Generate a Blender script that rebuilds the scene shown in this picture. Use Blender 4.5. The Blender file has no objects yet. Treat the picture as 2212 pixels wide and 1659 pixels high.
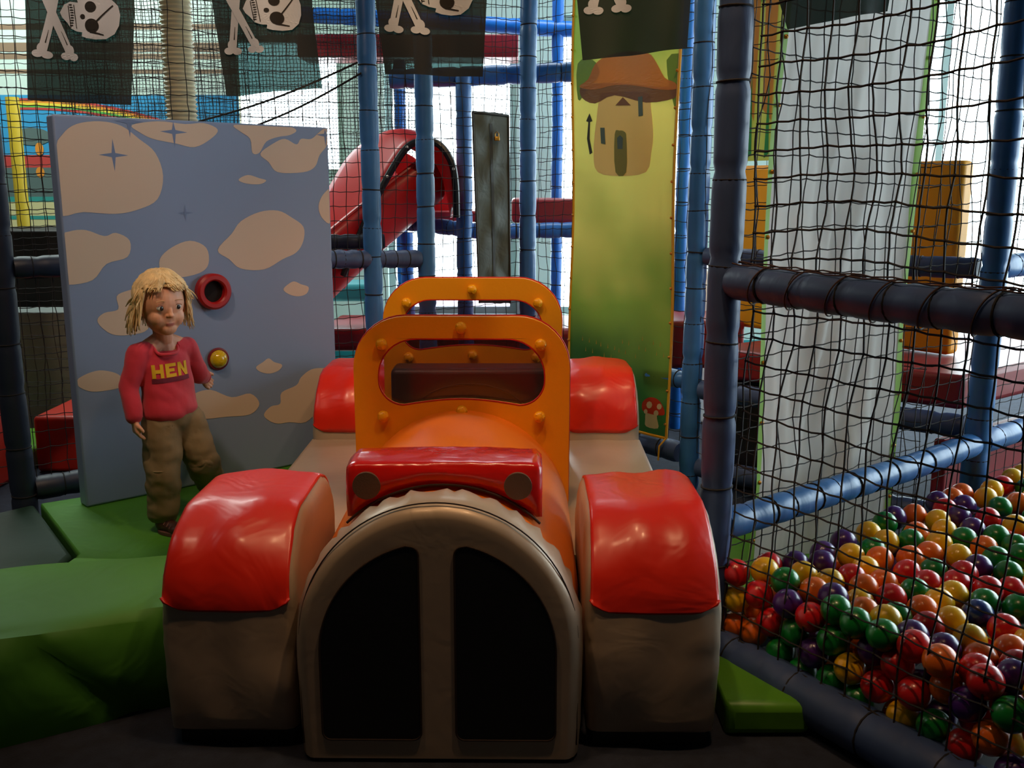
import bpy, bmesh, math, random
from math import sin, cos, pi, sqrt, radians, tan, atan2, exp
from mathutils import Vector, Matrix, noise
from mathutils.geometry import tessellate_polygon
from mathutils.bvhtree import BVHTree

V = Vector
R = random.Random(7)
scene = bpy.context.scene
col = scene.collection

# ------------------------------------------------------------------ camera, world, lights, exposure
FPX, CAMH, PITCH = 2109.0, 1.2, radians(11.2)
cam_d = bpy.data.cameras.new('camera'); cam = bpy.data.objects.new('camera', cam_d); col.objects.link(cam)
cam_d.sensor_fit = 'HORIZONTAL'; cam_d.sensor_width = 36.0; cam_d.lens = 36.0 * FPX / 2212.0
cam_d.clip_start = 0.05; cam_d.clip_end = 100
cam.location = (0, 0, CAMH); cam.rotation_euler = (pi / 2 - PITCH, 0, 0)
scene.camera = cam

world = bpy.data.worlds.new('world'); scene.world = world; world.use_nodes = True
bgn = world.node_tree.nodes['Background']
bgn.inputs[0].default_value = (0.86, 0.97, 1.0, 1); bgn.inputs[1].default_value = 8.5

scene.view_settings.view_transform = 'Standard'; scene.view_settings.look = 'None'
scene.view_settings.gamma = 1.0; scene.view_settings.use_curve_mapping = False
scene.view_settings.exposure = 0.0
scene.cycles.use_denoising = True
scene.cycles.max_bounces = 7; scene.cycles.diffuse_bounces = 3; scene.cycles.glossy_bounces = 3
scene.cycles.transparent_max_bounces = 16; scene.cycles.sample_clamp_indirect = 4.0
scene.cycles.caustics_reflective = False; scene.cycles.caustics_refractive = False

def area(name, loc, target, sx, sy, power, colr, portal=False):
    l = bpy.data.lights.new(name, 'AREA'); l.shape = 'RECTANGLE'; l.size = sx; l.size_y = sy
    l.energy = power; l.color = colr
    o = bpy.data.objects.new(name, l); col.objects.link(o); o.location = loc
    d = V(target) - V(loc); o.rotation_euler = d.to_track_quat('-Z', 'Y').to_euler()
    if portal: l.cycles.is_portal = True
    return o
WARM = (1.0, 0.62, 0.32)
def spot(name, loc, target, power, size_deg, rad=0.05, blend=0.8, colr=WARM):
    l = bpy.data.lights.new(name, 'SPOT'); l.energy = power; l.color = colr; l.spot_size = radians(size_deg)
    l.spot_blend = blend; l.shadow_soft_size = rad
    o = bpy.data.objects.new(name, l); col.objects.link(o); o.location = loc
    d = V(target) - V(loc); o.rotation_euler = d.to_track_quat('-Z', 'Y').to_euler(); return o
# the warm ceiling downlights above the play area
spot('ceiling_downlight', (0.5, 1.52, 2.98), (0.42, 2.35, 0.4), 50, 70, 0.05)
spot('ceiling_downlight', (-0.7, 1.52, 2.98), (-0.5, 2.4, 0.4), 29, 66, 0.05)
spot('ceiling_downlight', (-0.05, 2.0, 2.98), (-0.1, 3.0, 0.5), 58, 66, 0.05)
spot('ceiling_downlight', (-1.15, 1.9, 2.98), (-1.25, 3.5, 0.8), 76, 80, 0.06, colr=(1.0, .72, .5))
spot('ceiling_downlight', (0.75, 2.9, 2.98), (0.55, 4.2, 1.2), 60, 75, 0.05)
# added cool fill lights, no known fixtures, brightening the background and left side
area('added_fill_light', (-2.6, 5.2, 3.0), (-2.6, 5.2, 0), 1.6, 0.3, 60, (.86, 1.0, .95))
area('added_fill_light', (0.3, 5.6, 3.0), (0.3, 5.6, 0), 1.6, 0.3, 22, (.86, .97, 1.0))
area('added_fill_light', (-3.2, 2.4, 3.0), (-3.2, 2.4, 0), 1.2, 0.3, 5, (.86, 1.0, .95))

# ------------------------------------------------------------------ pixel helpers (photo pixel -> point in the room)
def ray(px, py):
    a = (px - 1106) / FPX; b = -(py - 829.5) / FPX
    return V((a, cos(PITCH) + b * sin(PITCH), -sin(PITCH) + b * cos(PITCH)))
CAM = V((0, 0, CAMH))
def atY(px, py, Y):
    d = ray(px, py); return CAM + d * (Y / d.y)
def atZ(px, py, z):
    d = ray(px, py); return CAM + d * ((z - CAMH) / d.z)
def onplane(px, py, p0, n):
    d = ray(px, py); return CAM + d * ((p0 - CAM).dot(n) / d.dot(n))

E1 = V((0.8, 0.6, 0)); E2 = V((0.6, -0.8, 0)); UP = V((0, 0, 1))
EF = V((0.52, -0.854, 0)); NF = V((0.854, 0.52, 0))   # along and across the near net of the ball pit

# ------------------------------------------------------------------ object helpers
LOC = {}
def tag(o, label=None, cat=None, group=None, kind=None):
    if label: o['label'] = label
    if cat: o['category'] = cat
    if group: o['group'] = group
    if kind: o['kind'] = kind
    return o
def thing(name, label, cat, loc=(0, 0, 0), group=None):
    o = bpy.data.objects.new(name, None); col.objects.link(o); o.location = loc; LOC[o.name] = V(loc)
    o.empty_display_size = 0.05
    return tag(o, label, cat, group)

class MB:
    def __init__(s): s.v = []; s.f = []; s.m = []; s.mi = 0
    def add(s, vs, fs, mi=None):
        b = len(s.v); s.v += [V(p) for p in vs]; mi = s.mi if mi is None else mi
        for f in fs: s.f.append([b + i for i in f]); s.m.append(mi)
    def box(s, c, size, rz=0.0, mi=None):
        c = V(c); hx, hy, hz = [k / 2 for k in size]; ca, sa = cos(rz), sin(rz); vs = []
        for z in (-hz, hz):
            for x, y in ((-hx, -hy), (hx, -hy), (hx, hy), (-hx, hy)):
                vs.append(c + V((x * ca - y * sa, x * sa + y * ca, z)))
        s.add(vs, [(3, 2, 1, 0), (4, 5, 6, 7), (0, 1, 5, 4), (1, 2, 6, 5), (2, 3, 7, 6), (3, 0, 4, 7)], mi)
    def tube(s, pts, r, n=8, caps=True, mi=None, closed=False):
        pts = [V(p) for p in pts]; N = len(pts); rs = r if isinstance(r, (list, tuple)) else [r] * N
        vs = []; up = None
        for i, p in enumerate(pts):
            if closed: t = pts[(i + 1) % N] - pts[i - 1]
            else: t = pts[min(i + 1, N - 1)] - pts[max(i - 1, 0)]
            if t.length < 1e-9: t = V((0, 0, 1))
            t.normalize()
            if up is None: up = V((0, 0, 1)) if abs(t.z) < 0.9 else V((1, 0, 0))
            a = up - t * up.dot(t)
            if a.length < 1e-5: a = t.orthogonal()
            a.normalize(); b = t.cross(a); up = a
            for k in range(n):
                w = 2 * pi * k / n; vs.append(p + (a * cos(w) + b * sin(w)) * rs[i])
        fs = []
        for i in range(N if closed else N - 1):
            j = (i + 1) % N
            for k in range(n):
                k2 = (k + 1) % n; fs.append((i * n + k, j * n + k, j * n + k2, i * n + k2))
        if caps and not closed:
            fs.append(tuple(range(n))); fs.append(tuple((N - 1) * n + k for k in reversed(range(n))))
        s.add(vs, [tuple(reversed(f)) for f in fs], mi)
    def ellipsoid(s, c, r, nu=16, nv=10, rot=None, mi=None):
        c = V(c); vs = [V((0, 0, 1))]
        for j in range(1, nv):
            th = pi * j / nv
            for i in range(nu): ph = 2 * pi * i / nu; vs.append(V((sin(th) * cos(ph), sin(th) * sin(ph), cos(th))))
        vs.append(V((0, 0, -1))); fs = []
        for i in range(nu): fs.append((0, 1 + i, 1 + (i + 1) % nu))
        for j in range(nv - 2):
            for i in range(nu):
                a = 1 + j * nu + i; b = 1 + j * nu + (i + 1) % nu; fs.append((a, a + nu, b + nu, b))
        L = len(vs) - 1
        for i in range(nu): fs.append((1 + (nv - 2) * nu + i, L, 1 + (nv - 2) * nu + (i + 1) % nu))
        if not isinstance(r, (list, tuple, Vector)): r = (r, r, r)
        out = []
        for p in vs:
            q = V((p.x * r[0], p.y * r[1], p.z * r[2]))
            if rot is not None: q = rot @ q
            out.append(c + q)
        s.add(out, fs, mi)
    def grid(s, fn, nu, nv, closed_u=False, mi=None, flip=False):
        vs = []; cols = nu if closed_u else nu + 1
        for j in range(nv + 1):
            for i in range(cols): vs.append(V(fn(i / nu, j / nv)))
        fs = []
        for j in range(nv):
            for i in range(nu):
                i2 = (i + 1) % cols if closed_u else i + 1
                f = (j * cols + i, j * cols + i2, (j + 1) * cols + i2, (j + 1) * cols + i)
                fs.append(tuple(reversed(f)) if flip else f)
        s.add(vs, fs, mi)
    def prism(s, outline, fn, t0, t1, mi=None, holes=None):
        """outline: 2D points; fn(a,b,t) -> point"""
        loops = [outline] + (holes or [])
        flat = [p for l in loops for p in l]
        tris = tessellate_polygon([[V((p[0], p[1], 0)) for p in l] for l in loops])
        n = len(flat); vs = [fn(p[0], p[1], t0) for p in flat] + [fn(p[0], p[1], t1) for p in flat]
        fs = [tuple(t) for t in tris] + [tuple(n + i for i in reversed(t)) for t in tris]
        b = 0
        for l in loops:
            L = len(l)
            for i in range(L): fs.append((b + i, b + (i + 1) % L, n + b + (i + 1) % L, n + b + i))
            b += L
        s.add(vs, fs, mi)
    def sheet(s, outline, fn, off, mi=None, maxlen=0.05):
        """flat printed shape laid on a surface fn(a,b,off)"""
        tris = tessellate_polygon([[V((p[0], p[1], 0)) for p in outline]])
        P = [V((p[0], p[1])) for p in outline]
        st = [(P[t[0]], P[t[1]], P[t[2]]) for t in tris]; out = []
        while st:
            a, b, c = st.pop()
            L = [(b - a).length, (c - b).length, (a - c).length]; m = max(L)
            if m > maxlen:
                k = L.index(m); q = [(a, b, c), (b, c, a), (c, a, b)][k]; mid = (q[0] + q[1]) / 2
                st.append((q[0], mid, q[2])); st.append((mid, q[1], q[2]))
            else: out.append((a, b, c))
        for t in out:
            if (t[1] - t[0]).cross(t[2] - t[0]) < 0: t = (t[0], t[2], t[1])
            s.add([fn(p.x, p.y, off) for p in t], [(0, 1, 2)], mi)
    def build(s, name, mats, parent=None, smooth=True, origin=None, bevel=0, merge=True, angle=40, subsurf=0, seg=3):
        me = bpy.data.meshes.new(name)
        if origin is None: origin = LOC[parent.name] if parent else (sum(s.v, V()) / max(1, len(s.v)))
        origin = V(origin)
        me.from_pydata([tuple(p - origin) for p in s.v], [], s.f)
        if not isinstance(mats, (list, tuple)): mats = [mats]
        for m in mats: me.materials.append(m)
        me.polygons.foreach_set('material_index', s.m)
        bm = bmesh.new(); bm.from_mesh(me)
        if merge: bmesh.ops.remove_doubles(bm, verts=bm.verts, dist=1e-6)
        bm.to_mesh(me); bm.free()
        o = bpy.data.objects.new(name, me); col.objects.link(o)
        if parent:
            o.parent = parent; o.location = (0, 0, 0); LOC[o.name] = origin
        else: o.location = origin; LOC[o.name] = origin
        if bevel:
            b = o.modifiers.new('bevel', 'BEVEL'); b.width = bevel; b.segments = seg; b.limit_method = 'ANGLE'; b.angle_limit = radians(35)
        if subsurf:
            b = o.modifiers.new('sub', 'SUBSURF'); b.levels = subsurf; b.render_levels = subsurf
        if smooth:
            me.polygons.foreach_set('use_smooth', [True] * len(me.polygons))
            if angle and not subsurf:
                try: me.set_sharp_from_angle(angle=radians(angle))
                except Exception: pass
        me.update()
        return o
def fixnormals(o):
    bm = bmesh.new(); bm.from_mesh(o.data); bmesh.ops.recalc_face_normals(bm, faces=bm.faces); bm.to_mesh(o.data); bm.free(); return o
def struct(o): o['kind'] = 'structure'; return o

# ------------------------------------------------------------------ materials
def srgb(r, g, b):
    f = lambda c: (c / 255 / 12.92) if c / 255 <= 0.04045 else ((c / 255 + 0.055) / 1.055) ** 2.4
    return (f(r), f(g), f(b), 1)
def mat(name, c, rough=0.5, bump=0.0, bscale=20.0, var=0.0, vscale=4.0, coat=0.0, spec=0.5, sheen=0.0, metal=0.0, sss=0.0, stretch=None, distort=0.5, bdist=0.01, detail=3):
    m = bpy.data.materials.new(name); m.use_nodes = True; nt = m.node_tree; b = nt.nodes['Principled BSDF']
    b.inputs['Base Color'].default_value = c; b.inputs['Roughness'].default_value = rough
    b.inputs['Metallic'].default_value = metal; b.inputs['Specular IOR Level'].default_value = spec
    if coat: b.inputs['Coat Weight'].default_value = coat; b.inputs['Coat Roughness'].default_value = 0.15
    if sheen: b.inputs['Sheen Weight'].default_value = sheen
    if sss:
        b.inputs['Subsurface Weight'].default_value = sss; b.inputs['Subsurface Radius'].default_value = (0.02, 0.008, 0.005)
    tc = nt.nodes.new('ShaderNodeTexCoord'); src = tc.outputs['Object']
    if stretch:
        mp = nt.nodes.new('ShaderNodeMapping'); mp.inputs['Scale'].default_value = stretch
        nt.links.new(src, mp.inputs['Vector']); src = mp.outputs['Vector']
    if bump:
        n = nt.nodes.new('ShaderNodeTexNoise'); n.inputs['Scale'].default_value = bscale; n.inputs['Detail'].default_value = detail
        n.inputs['Distortion'].default_value = distort
        bu = nt.nodes.new('ShaderNodeBump'); bu.inputs['Strength'].default_value = bump; bu.inputs['Distance'].default_value = bdist
        nt.links.new(src, n.inputs['Vector']); nt.links.new(n.outputs['Fac'], bu.inputs['Height']); nt.links.new(bu.outputs[0], b.inputs['Normal'])
    if var:
        n = nt.nodes.new('ShaderNodeTexNoise'); n.inputs['Scale'].default_value = vscale; n.inputs['Detail'].default_value = 4
        mr = nt.nodes.new('ShaderNodeMapRange'); mr.inputs['From Min'].default_value = 0.3; mr.inputs['From Max'].default_value = 0.7
        mr.inputs['To Min'].default_value = 1 - var; mr.inputs['To Max'].default_value = 1 + var
        h = nt.nodes.new('ShaderNodeHueSaturation'); h.inputs['Color'].default_value = c
        nt.links.new(tc.outputs['Object'], n.inputs['Vector']); nt.links.new(n.outputs['Fac'], mr.inputs['Value'])
        nt.links.new(mr.outputs[0], h.inputs['Value']); nt.links.new(h.outputs[0], b.inputs['Base Color'])
    return m
def translucent(m, amount, colr=None, transp=0.0):
    nt = m.node_tree; b = nt.nodes['Principled BSDF']; out = nt.nodes['Material Output']
    t = nt.nodes.new('ShaderNodeBsdfTranslucent'); t.inputs[0].default_value = colr or b.inputs['Base Color'].default_value
    mx = nt.nodes.new('ShaderNodeMixShader'); mx.inputs[0].default_value = amount
    nt.links.new(b.outputs[0], mx.inputs[1]); nt.links.new(t.outputs[0], mx.inputs[2]); last = mx
    if transp:
        tr = nt.nodes.new('ShaderNodeBsdfTransparent'); m2 = nt.nodes.new('ShaderNodeMixShader'); m2.inputs[0].default_value = transp
        tr.inputs[0].default_value = (0.45, 0.95, 0.9, 1)
        nt.links.new(mx.outputs[0], m2.inputs[1]); nt.links.new(tr.outputs[0], m2.inputs[2]); last = m2
    nt.links.new(last.outputs[0], out.inputs['Surface']); return m
def clear(name, tint, gloss=0.08, rough=0.05):
    m = bpy.data.materials.new(name); m.use_nodes = True; nt = m.node_tree; nt.nodes.remove(nt.nodes['Principled BSDF'])
    out = nt.nodes['Material Output']; t = nt.nodes.new('ShaderNodeBsdfTransparent'); t.inputs[0].default_value = tint
    g = nt.nodes.new('ShaderNodeBsdfGlossy'); g.inputs['Roughness'].default_value = rough
    mx = nt.nodes.new('ShaderNodeMixShader'); mx.inputs[0].default_value = gloss
    nt.links.new(t.outputs[0], mx.inputs[1]); nt.links.new(g.outputs[0], mx.inputs[2]); nt.links.new(mx.outputs[0], out.inputs['Surface']); return m

M = {}
M['carpet'] = mat('carpet', srgb(38, 43, 58), 0.95, 0.5, 260, 0.25, 30, bdist=0.004)
M['red'] = mat('red_vinyl', srgb(226, 40, 20), 0.34, 0.25, 7, coat=0.15, distort=1.6, bdist=0.02, detail=2)
M['redbar'] = mat('red_shiny_vinyl', srgb(214, 24, 16), 0.2, 0.22, 14, coat=0.6, distort=1.5, bdist=0.012)
M['silver'] = mat('silver_vinyl', srgb(190, 168, 146), 0.4, 0.1, 9, metal=0.2, coat=0.1, distort=1.5, bdist=0.018, detail=2)
M['orangev'] = mat('orange_vinyl', srgb(236, 122, 30), 0.42, 0.12, 6, bdist=0.01)
M['yellowhdpe'] = mat('amber_plastic', srgb(240, 156, 20), 0.4, 0.05, 90, coat=0.15)
M['knob'] = mat('yellow_knob', srgb(247, 170, 8), 0.35, 0.1, 120)
M['blackv'] = mat('black_vinyl', srgb(20, 20, 22), 0.5, 0.1, 30)
M['disc'] = mat('grey_disc', srgb(104, 80, 66), 0.5, 0.3, 200, bdist=0.002)
M['seam'] = mat('dark_seam', srgb(48, 30, 24), 0.8)
M['redtrim'] = mat('red_edge', srgb(190, 30, 30), 0.4)
M['seatv'] = mat('brown_seat_vinyl', srgb(62, 46, 40), 0.45, 0.2, 12)
M['green'] = mat('green_vinyl', srgb(70, 134, 32), 0.62, 0.35, 5, 0.1, 3, distort=1.5, bdist=0.02, detail=2)
M['green2'] = mat('green_bright', srgb(92, 156, 34), 0.42, 0.3, 5, distort=1.0, bdist=0.015, detail=2)
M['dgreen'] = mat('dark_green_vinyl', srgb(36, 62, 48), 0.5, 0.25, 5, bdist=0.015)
M['blue'] = mat('blue_sleeve', srgb(52, 108, 172), 0.4, 0.3, 14, 0.15, 6, coat=0.1, stretch=(1, 1, .35), bdist=0.012)
M['blued'] = mat('grey_blue_sleeve', srgb(60, 80, 124), 0.46, 0.35, 16, 0.15, 6, stretch=(1, 1, .35), bdist=0.012)
M['bluebright'] = mat('bright_blue_sleeve', srgb(24, 110, 205), 0.4, 0.25, 14, coat=0.1, bdist=0.01)
M['navy'] = mat('navy_sleeve', srgb(30, 38, 58), 0.5, 0.25, 14, bdist=0.01)
M['cord'] = mat('net_cord', srgb(30, 22, 20), 0.8)
M['tie'] = mat('tie_cord', srgb(26, 22, 24), 0.8)
M['skyb'] = mat('print_sky', srgb(134, 152, 190), 0.55, 0.12, 240, bdist=0.001)
M['cloud'] = mat('print_cloud', srgb(214, 190, 172), 0.55, 0.12, 240, bdist=0.001)
M['star'] = mat('print_star', srgb(112, 130, 172), 0.55)
M['ringred'] = mat('ring_red', srgb(176, 24, 28), 0.4)
M['dark'] = mat('dark_hole', srgb(18, 8, 8), 0.9)
M['dome'] = mat('yellow_dome', srgb(220, 180, 20), 0.12, coat=0.8)
M['domering'] = mat('dome_ring', srgb(120, 30, 40), 0.3)
M['flag'] = translucent(mat('flag_cloth', srgb(26, 24, 26), 0.75, 0.2, 300, bdist=0.001), 0.06, srgb(60, 90, 88), transp=0.028)
M['flagw'] = mat('flag_print', srgb(205, 215, 235), 0.7)
M['flagl'] = mat('flag_line', srgb(24, 22, 24), 0.8)
M['hose'] = mat('ribbed_hose', srgb(216, 205, 170), 0.4, sss=0.1)
M['white'] = mat('white_paint', srgb(236, 236, 230), 0.6)
M['mint'] = mat('mint_wall', srgb(186, 214, 206), 0.7, var=0.05)
M['teal'] = mat('teal_skirting', srgb(20, 140, 146), 0.5)
M['ceil'] = mat('ceiling', srgb(60, 58, 60), 0.9)
M['wallw'] = mat('warm_wall', srgb(92, 74, 62), 0.9)
M['frame'] = mat('window_frame', srgb(150, 170, 168), 0.5)
M['glass'] = clear('window_glass', (0.95, 0.99, 1, 1), 0.05)
M['acrylic'] = clear('acrylic', (0.70, 0.62, 0.66, 1), 0.07, 0.12)
M['slide'] = mat('slide_red', srgb(196, 22, 24), 0.42, coat=0.1)
M['rubber'] = mat('rubber', srgb(24, 22, 24), 0.4)
M['greyflap'] = mat('grey_flap', srgb(70, 80, 78), 0.6, 0.5, 9, stretch=(1, 1, 1), bdist=0.02)
M['dkflap'] = mat('dark_binding', srgb(34, 34, 32), 0.6)
M['brass'] = mat('brass', srgb(210, 150, 60), 0.3, metal=0.9)
M['maroon'] = mat('maroon_vinyl', srgb(148, 34, 38), 0.42, 0.15, 8, bdist=0.01)
M['orangeb'] = mat('orange_board', srgb(238, 160, 12), 0.5, 0.05, 20)
M['yel'] = mat('yellow_post', srgb(240, 205, 60), 0.5)
M['whitecloth'] = translucent(mat('white_cloth', srgb(236, 232, 228), 0.55, 0.5, 3.2, var=0.05, vscale=1.3, stretch=(1, 1, .3), distort=0.8, bdist=0.05, detail=2), 0.5)
M['limehem'] = translucent(mat('lime_hem', srgb(150, 196, 80), 0.6), 0.3)
M['eyelet'] = mat('eyelet', srgb(220, 150, 60), 0.35, metal=0.7)

def gradient_mat(name, stops, lo, hi, trans=0.3):
    """printed banner whose ink changes with height"""
    m = mat(name, (1, 1, 1, 1), 0.5, 0.15, 4, bdist=0.02); nt = m.node_tree; b = nt.nodes['Principled BSDF']
    g = nt.nodes.new('ShaderNodeNewGeometry'); sx = nt.nodes.new('ShaderNodeSeparateXYZ'); nt.links.new(g.outputs['Position'], sx.inputs[0])
    n = nt.nodes.new('ShaderNodeTexNoise'); n.inputs['Scale'].default_value = 2.2; nt.links.new(g.outputs['Position'], n.inputs['Vector'])
    ad = nt.nodes.new('ShaderNodeMath'); ad.operation = 'MULTIPLY_ADD'; ad.inputs[1].default_value = 0.7
    nt.links.new(n.outputs['Fac'], ad.inputs[0]); nt.links.new(sx.outputs['Z'], ad.inputs[2])
    mr = nt.nodes.new('ShaderNodeMapRange'); mr.inputs[1].default_value = lo + .35; mr.inputs[2].default_value = hi + .35
    nt.links.new(ad.outputs[0], mr.inputs[0]); cr = nt.nodes.new('ShaderNodeValToRGB')
    while len(cr.color_ramp.elements) < len(stops): cr.color_ramp.elements.new(0.5)
    for e, (p, c) in zip(cr.color_ramp.elements, stops): e.position = p; e.color = c
    nt.links.new(mr.outputs[0], cr.inputs[0]); nt.links.new(cr.outputs[0], b.inputs['Base Color'])
    m = translucent(m, trans); tn = [x for x in nt.nodes if x.type == 'BSDF_TRANSLUCENT'][0]
    nt.links.new(cr.outputs[0], tn.inputs[0]); return m

# ------------------------------------------------------------------ room
RX0, RX1, RY0, RY1, RZ = -4.6, 4.3, -2.6, 6.8, 3.05
mb = MB(); mb.box(((RX0 + RX1) / 2, (RY0 + RY1) / 2, -0.05), (RX1 - RX0 + .4, RY1 - RY0 + .4, 0.1)); struct(mb.build('floor', M['carpet'], smooth=False))
mb = MB(); mb.box(((RX0 + RX1) / 2, (RY0 + RY1) / 2, RZ + 0.05), (RX1 - RX0 + .4, RY1 - RY0 + .4, 0.1)); struct(mb.build('ceiling', M['ceil'], smooth=False))
mb = MB(); mb.box((RX0 - 0.1, (RY0 + RY1) / 2, RZ / 2), (0.2, RY1 - RY0 + .4, RZ)); struct(mb.build('wall_left', M['wallw'], smooth=False))
mb = MB(); mb.box(((RX0 + RX1) / 2, RY0 - 0.1, RZ / 2), (RX1 - RX0, 0.2, RZ)); struct(mb.build('wall_front', M['wallw'], smooth=False))
WN = [0]
def holed_wall(name, m, a0, a1, holes, place, size_fn, inward):
    """holes: (a_from, a_to, z_from, z_to) along the wall"""
    mb = MB(); holes = sorted(holes); cur = a0
    def seg(x0, x1, z0, z1):
        if x1 - x0 > 1e-4 and z1 - z0 > 1e-4: mb.box(place((x0 + x1) / 2, (z0 + z1) / 2), size_fn(x1 - x0, z1 - z0))
    for (x0, x1, z0, z1) in holes:
        seg(cur, x0, 0, RZ); seg(x0, x1, 0, z0); seg(x0, x1, z1, RZ); cur = x1
    seg(cur, a1, 0, RZ)
    struct(mb.build(name, m, smooth=False))
    for (x0, x1, z0, z1) in holes:
        WN[0] += 1; f = MB(); t = 0.045
        cols = max(1, round((x1 - x0) / 0.95)); seg2 = lambda a, b, c, d, q: q.box(place((a + b) / 2, (c + d) / 2), [max(k, 0.05) if i == SF else k for i, k in enumerate(size_fn(b - a, d - c))])
        SF = 1 if size_fn(1, 1)[1] < 0.5 else 0
        def bar(a, b, c, d):
            sz = list(size_fn(b - a, d - c)); sz[SF] = 0.06; f.box(place((a + b) / 2, (c + d) / 2), sz)
        bar(x0, x1, z0, z0 + t); bar(x0, x1, z1 - t, z1)
        for k in range(cols + 1):
            c = x0 + t / 2 + (x1 - x0 - t) * k / cols; bar(c - t / 2, c + t / 2, z0 + t, z1 - t)
        fr = struct(f.build('window_%d' % WN[0], M['frame'], smooth=False))
        g = MB(); sz = list(size_fn(x1 - x0 - 2 * t, z1 - z0 - 2 * t)); sz[SF] = 0.008; g.box(place((x0 + x1) / 2, (z0 + z1) / 2), sz)
        g.build('window_pane', M['glass'], fr, smooth=False)
        c = place((x0 + x1) / 2, (z0 + z1) / 2)
        cc = V(c) - V(inward) * 0.12
        area('window_daylight', cc, cc + V(inward), x1 - x0, z1 - z0, 1, (1, 1, 1), portal=True)
holed_wall('wall_back', M['mint'], RX0, RX1,
           [(-3.9, -2.75, 1.05, 2.3), (-2.08, -1.14, 1.3, 2.22), (-0.86, 0.03, 0.35, 2.22), (0.27, 1.2, 0.35, 2.35), (1.75, 4.1, 0.12, 2.85)],
           lambda a, z: (a, RY1 + 0.1, z), lambda da, dz: (da, 0.2, dz), (0, -1, 0))
holed_wall('wall_right', M['mint'], RY0, RY1, [(2.2, 6.3, 0.3, 2.7)],
           lambda a, z: (RX1 + 0.1, a, z), lambda da, dz: (0.2, da, dz), (-1, 0, 0))
mb = MB(); mb.box(((RX0 + RX1) / 2, RY1 - 0.012, 0.085), (RX1 - RX0, 0.024, 0.17)); struct(mb.build('baseboard_back', M['teal'], smooth=False))

# ------------------------------------------------------------------ soft mats
def mat_slab(name, label, pts, z0, z1, m, bevel=0.02, bulge=0.0, cat='mat', crease=None):
    mb = MB(); mb.prism([(p[0], p[1]) for p in pts], lambda a, b, t: V((a, b, t)), z1, z0)
    o = mb.build(name, m, smooth=True, origin=(sum(p[0] for p in pts) / len(pts), sum(p[1] for p in pts) / len(pts), z0), bevel=bevel, angle=30)
    fixnormals(o); tag(o, label, cat); return o
MZ = 0.08
# child's mat
a = atZ(85, 1085, MZ); b = atZ(168, 1193, MZ)
mat_slab('play_mat', 'mid green vinyl floor mat under the toddler and the cloud panel', [(b.x, b.y), (b.x + .05, 2.56), (-.79, 2.56), (-.79, 4.09), (-1.1, 3.84), (a.x, a.y)], 0, MZ, M['green'], 0.018)
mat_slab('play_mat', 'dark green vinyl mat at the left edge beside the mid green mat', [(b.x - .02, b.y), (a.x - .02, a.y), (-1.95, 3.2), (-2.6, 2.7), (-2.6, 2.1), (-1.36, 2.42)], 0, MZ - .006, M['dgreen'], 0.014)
mat_slab('play_mat', 'bright green vinyl mat between the car and the ball pit post', [(0.478, 1.99), (0.672, 1.99), (0.51, 2.255), (0.452, 2.33), (0.47, 2.42), (1.08, 2.93), (0.92, 3.32), (0.62, 3.44), (0.478, 3.42)], 0, MZ, M['green2'], 0.02)
mat_slab('play_mat', 'dark green mat corner behind the car under the padded bottom rail', [(0.478, 3.45), (0.62, 3.47), (0.66, 3.66), (0.478, 3.9)], 0, MZ + .004, M['green'], 0.02)
# big step block at front left, softly bulging with a pulled crease
def step_block():
    A = V((-.765, 2.15, 0)); B = V((-2.3, 1.27, 0)); C = V((-.765, 2.53, 0)); D = V((-2.3, 2.12, 0)); H = 0.25
    mb = MB(); nu, nv = 60, 40
    # profile v: 0 front-bottom .. up .. over .. back-bottom
    def fn(u, v):
        f = A.lerp(B, u); k = C.lerp(D, u)
        L1, L2, L3 = H, (k - f).length, H; tot = L1 + L2 + L3; s = v * tot
        r = 0.035
        if s < L1: p = f + UP * s
        elif s < L1 + L2: p = f.lerp(k, (s - L1) / L2) + UP * H
        else: p = k + UP * (H - (s - L1 - L2))
        # rounding of edges
        out = (f - k).normalized()
        if s < L1: 
            w = max(0, 1 - (L1 - s) / 0.05); p -= out * 0.02 * w * w; p += out * 0.022 * sin(pi * min(1, s / L1))
            # crease fan under the edge
            uu = u * 1.75; c0 = 0.36
            d = uu - c0 - (L1 - s) * (-0.9); p += out * (-0.022) * exp(-(d / 0.035) ** 2) * min(1, (L1 - s) / .05)
            d = uu - c0 + 0.02 - (L1 - s) * 1.2; p += out * 0.018 * exp(-(d / 0.04) ** 2) * min(1, (L1 - s) / .05)
        elif s < L1 + L2:
            q = (s - L1) / L2; p += UP * (0.018 * sin(pi * q)) - UP * 0.02 * (exp(-q * L2 / .02) + exp(-(1 - q) * L2 / .02))
        n = noise.noise(V((u * 5, v * 4, 3))) * 0.008
        return p + UP * n * (1 if s > L1 else 0)
    mb.grid(fn, nu, nv); 
    mb.grid(lambda u, v: (lambda f, k: f.lerp(k, u) + UP * (v * (H - .012)))(A, C), 12, 6, flip=True)
    o = mb.build('padded_step', M['green'], origin=(-1.5, 2.0, 0), angle=50); fixnormals(o)
    tag(o, 'large green padded step block in the bottom left corner', 'soft play block')
step_block()

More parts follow.
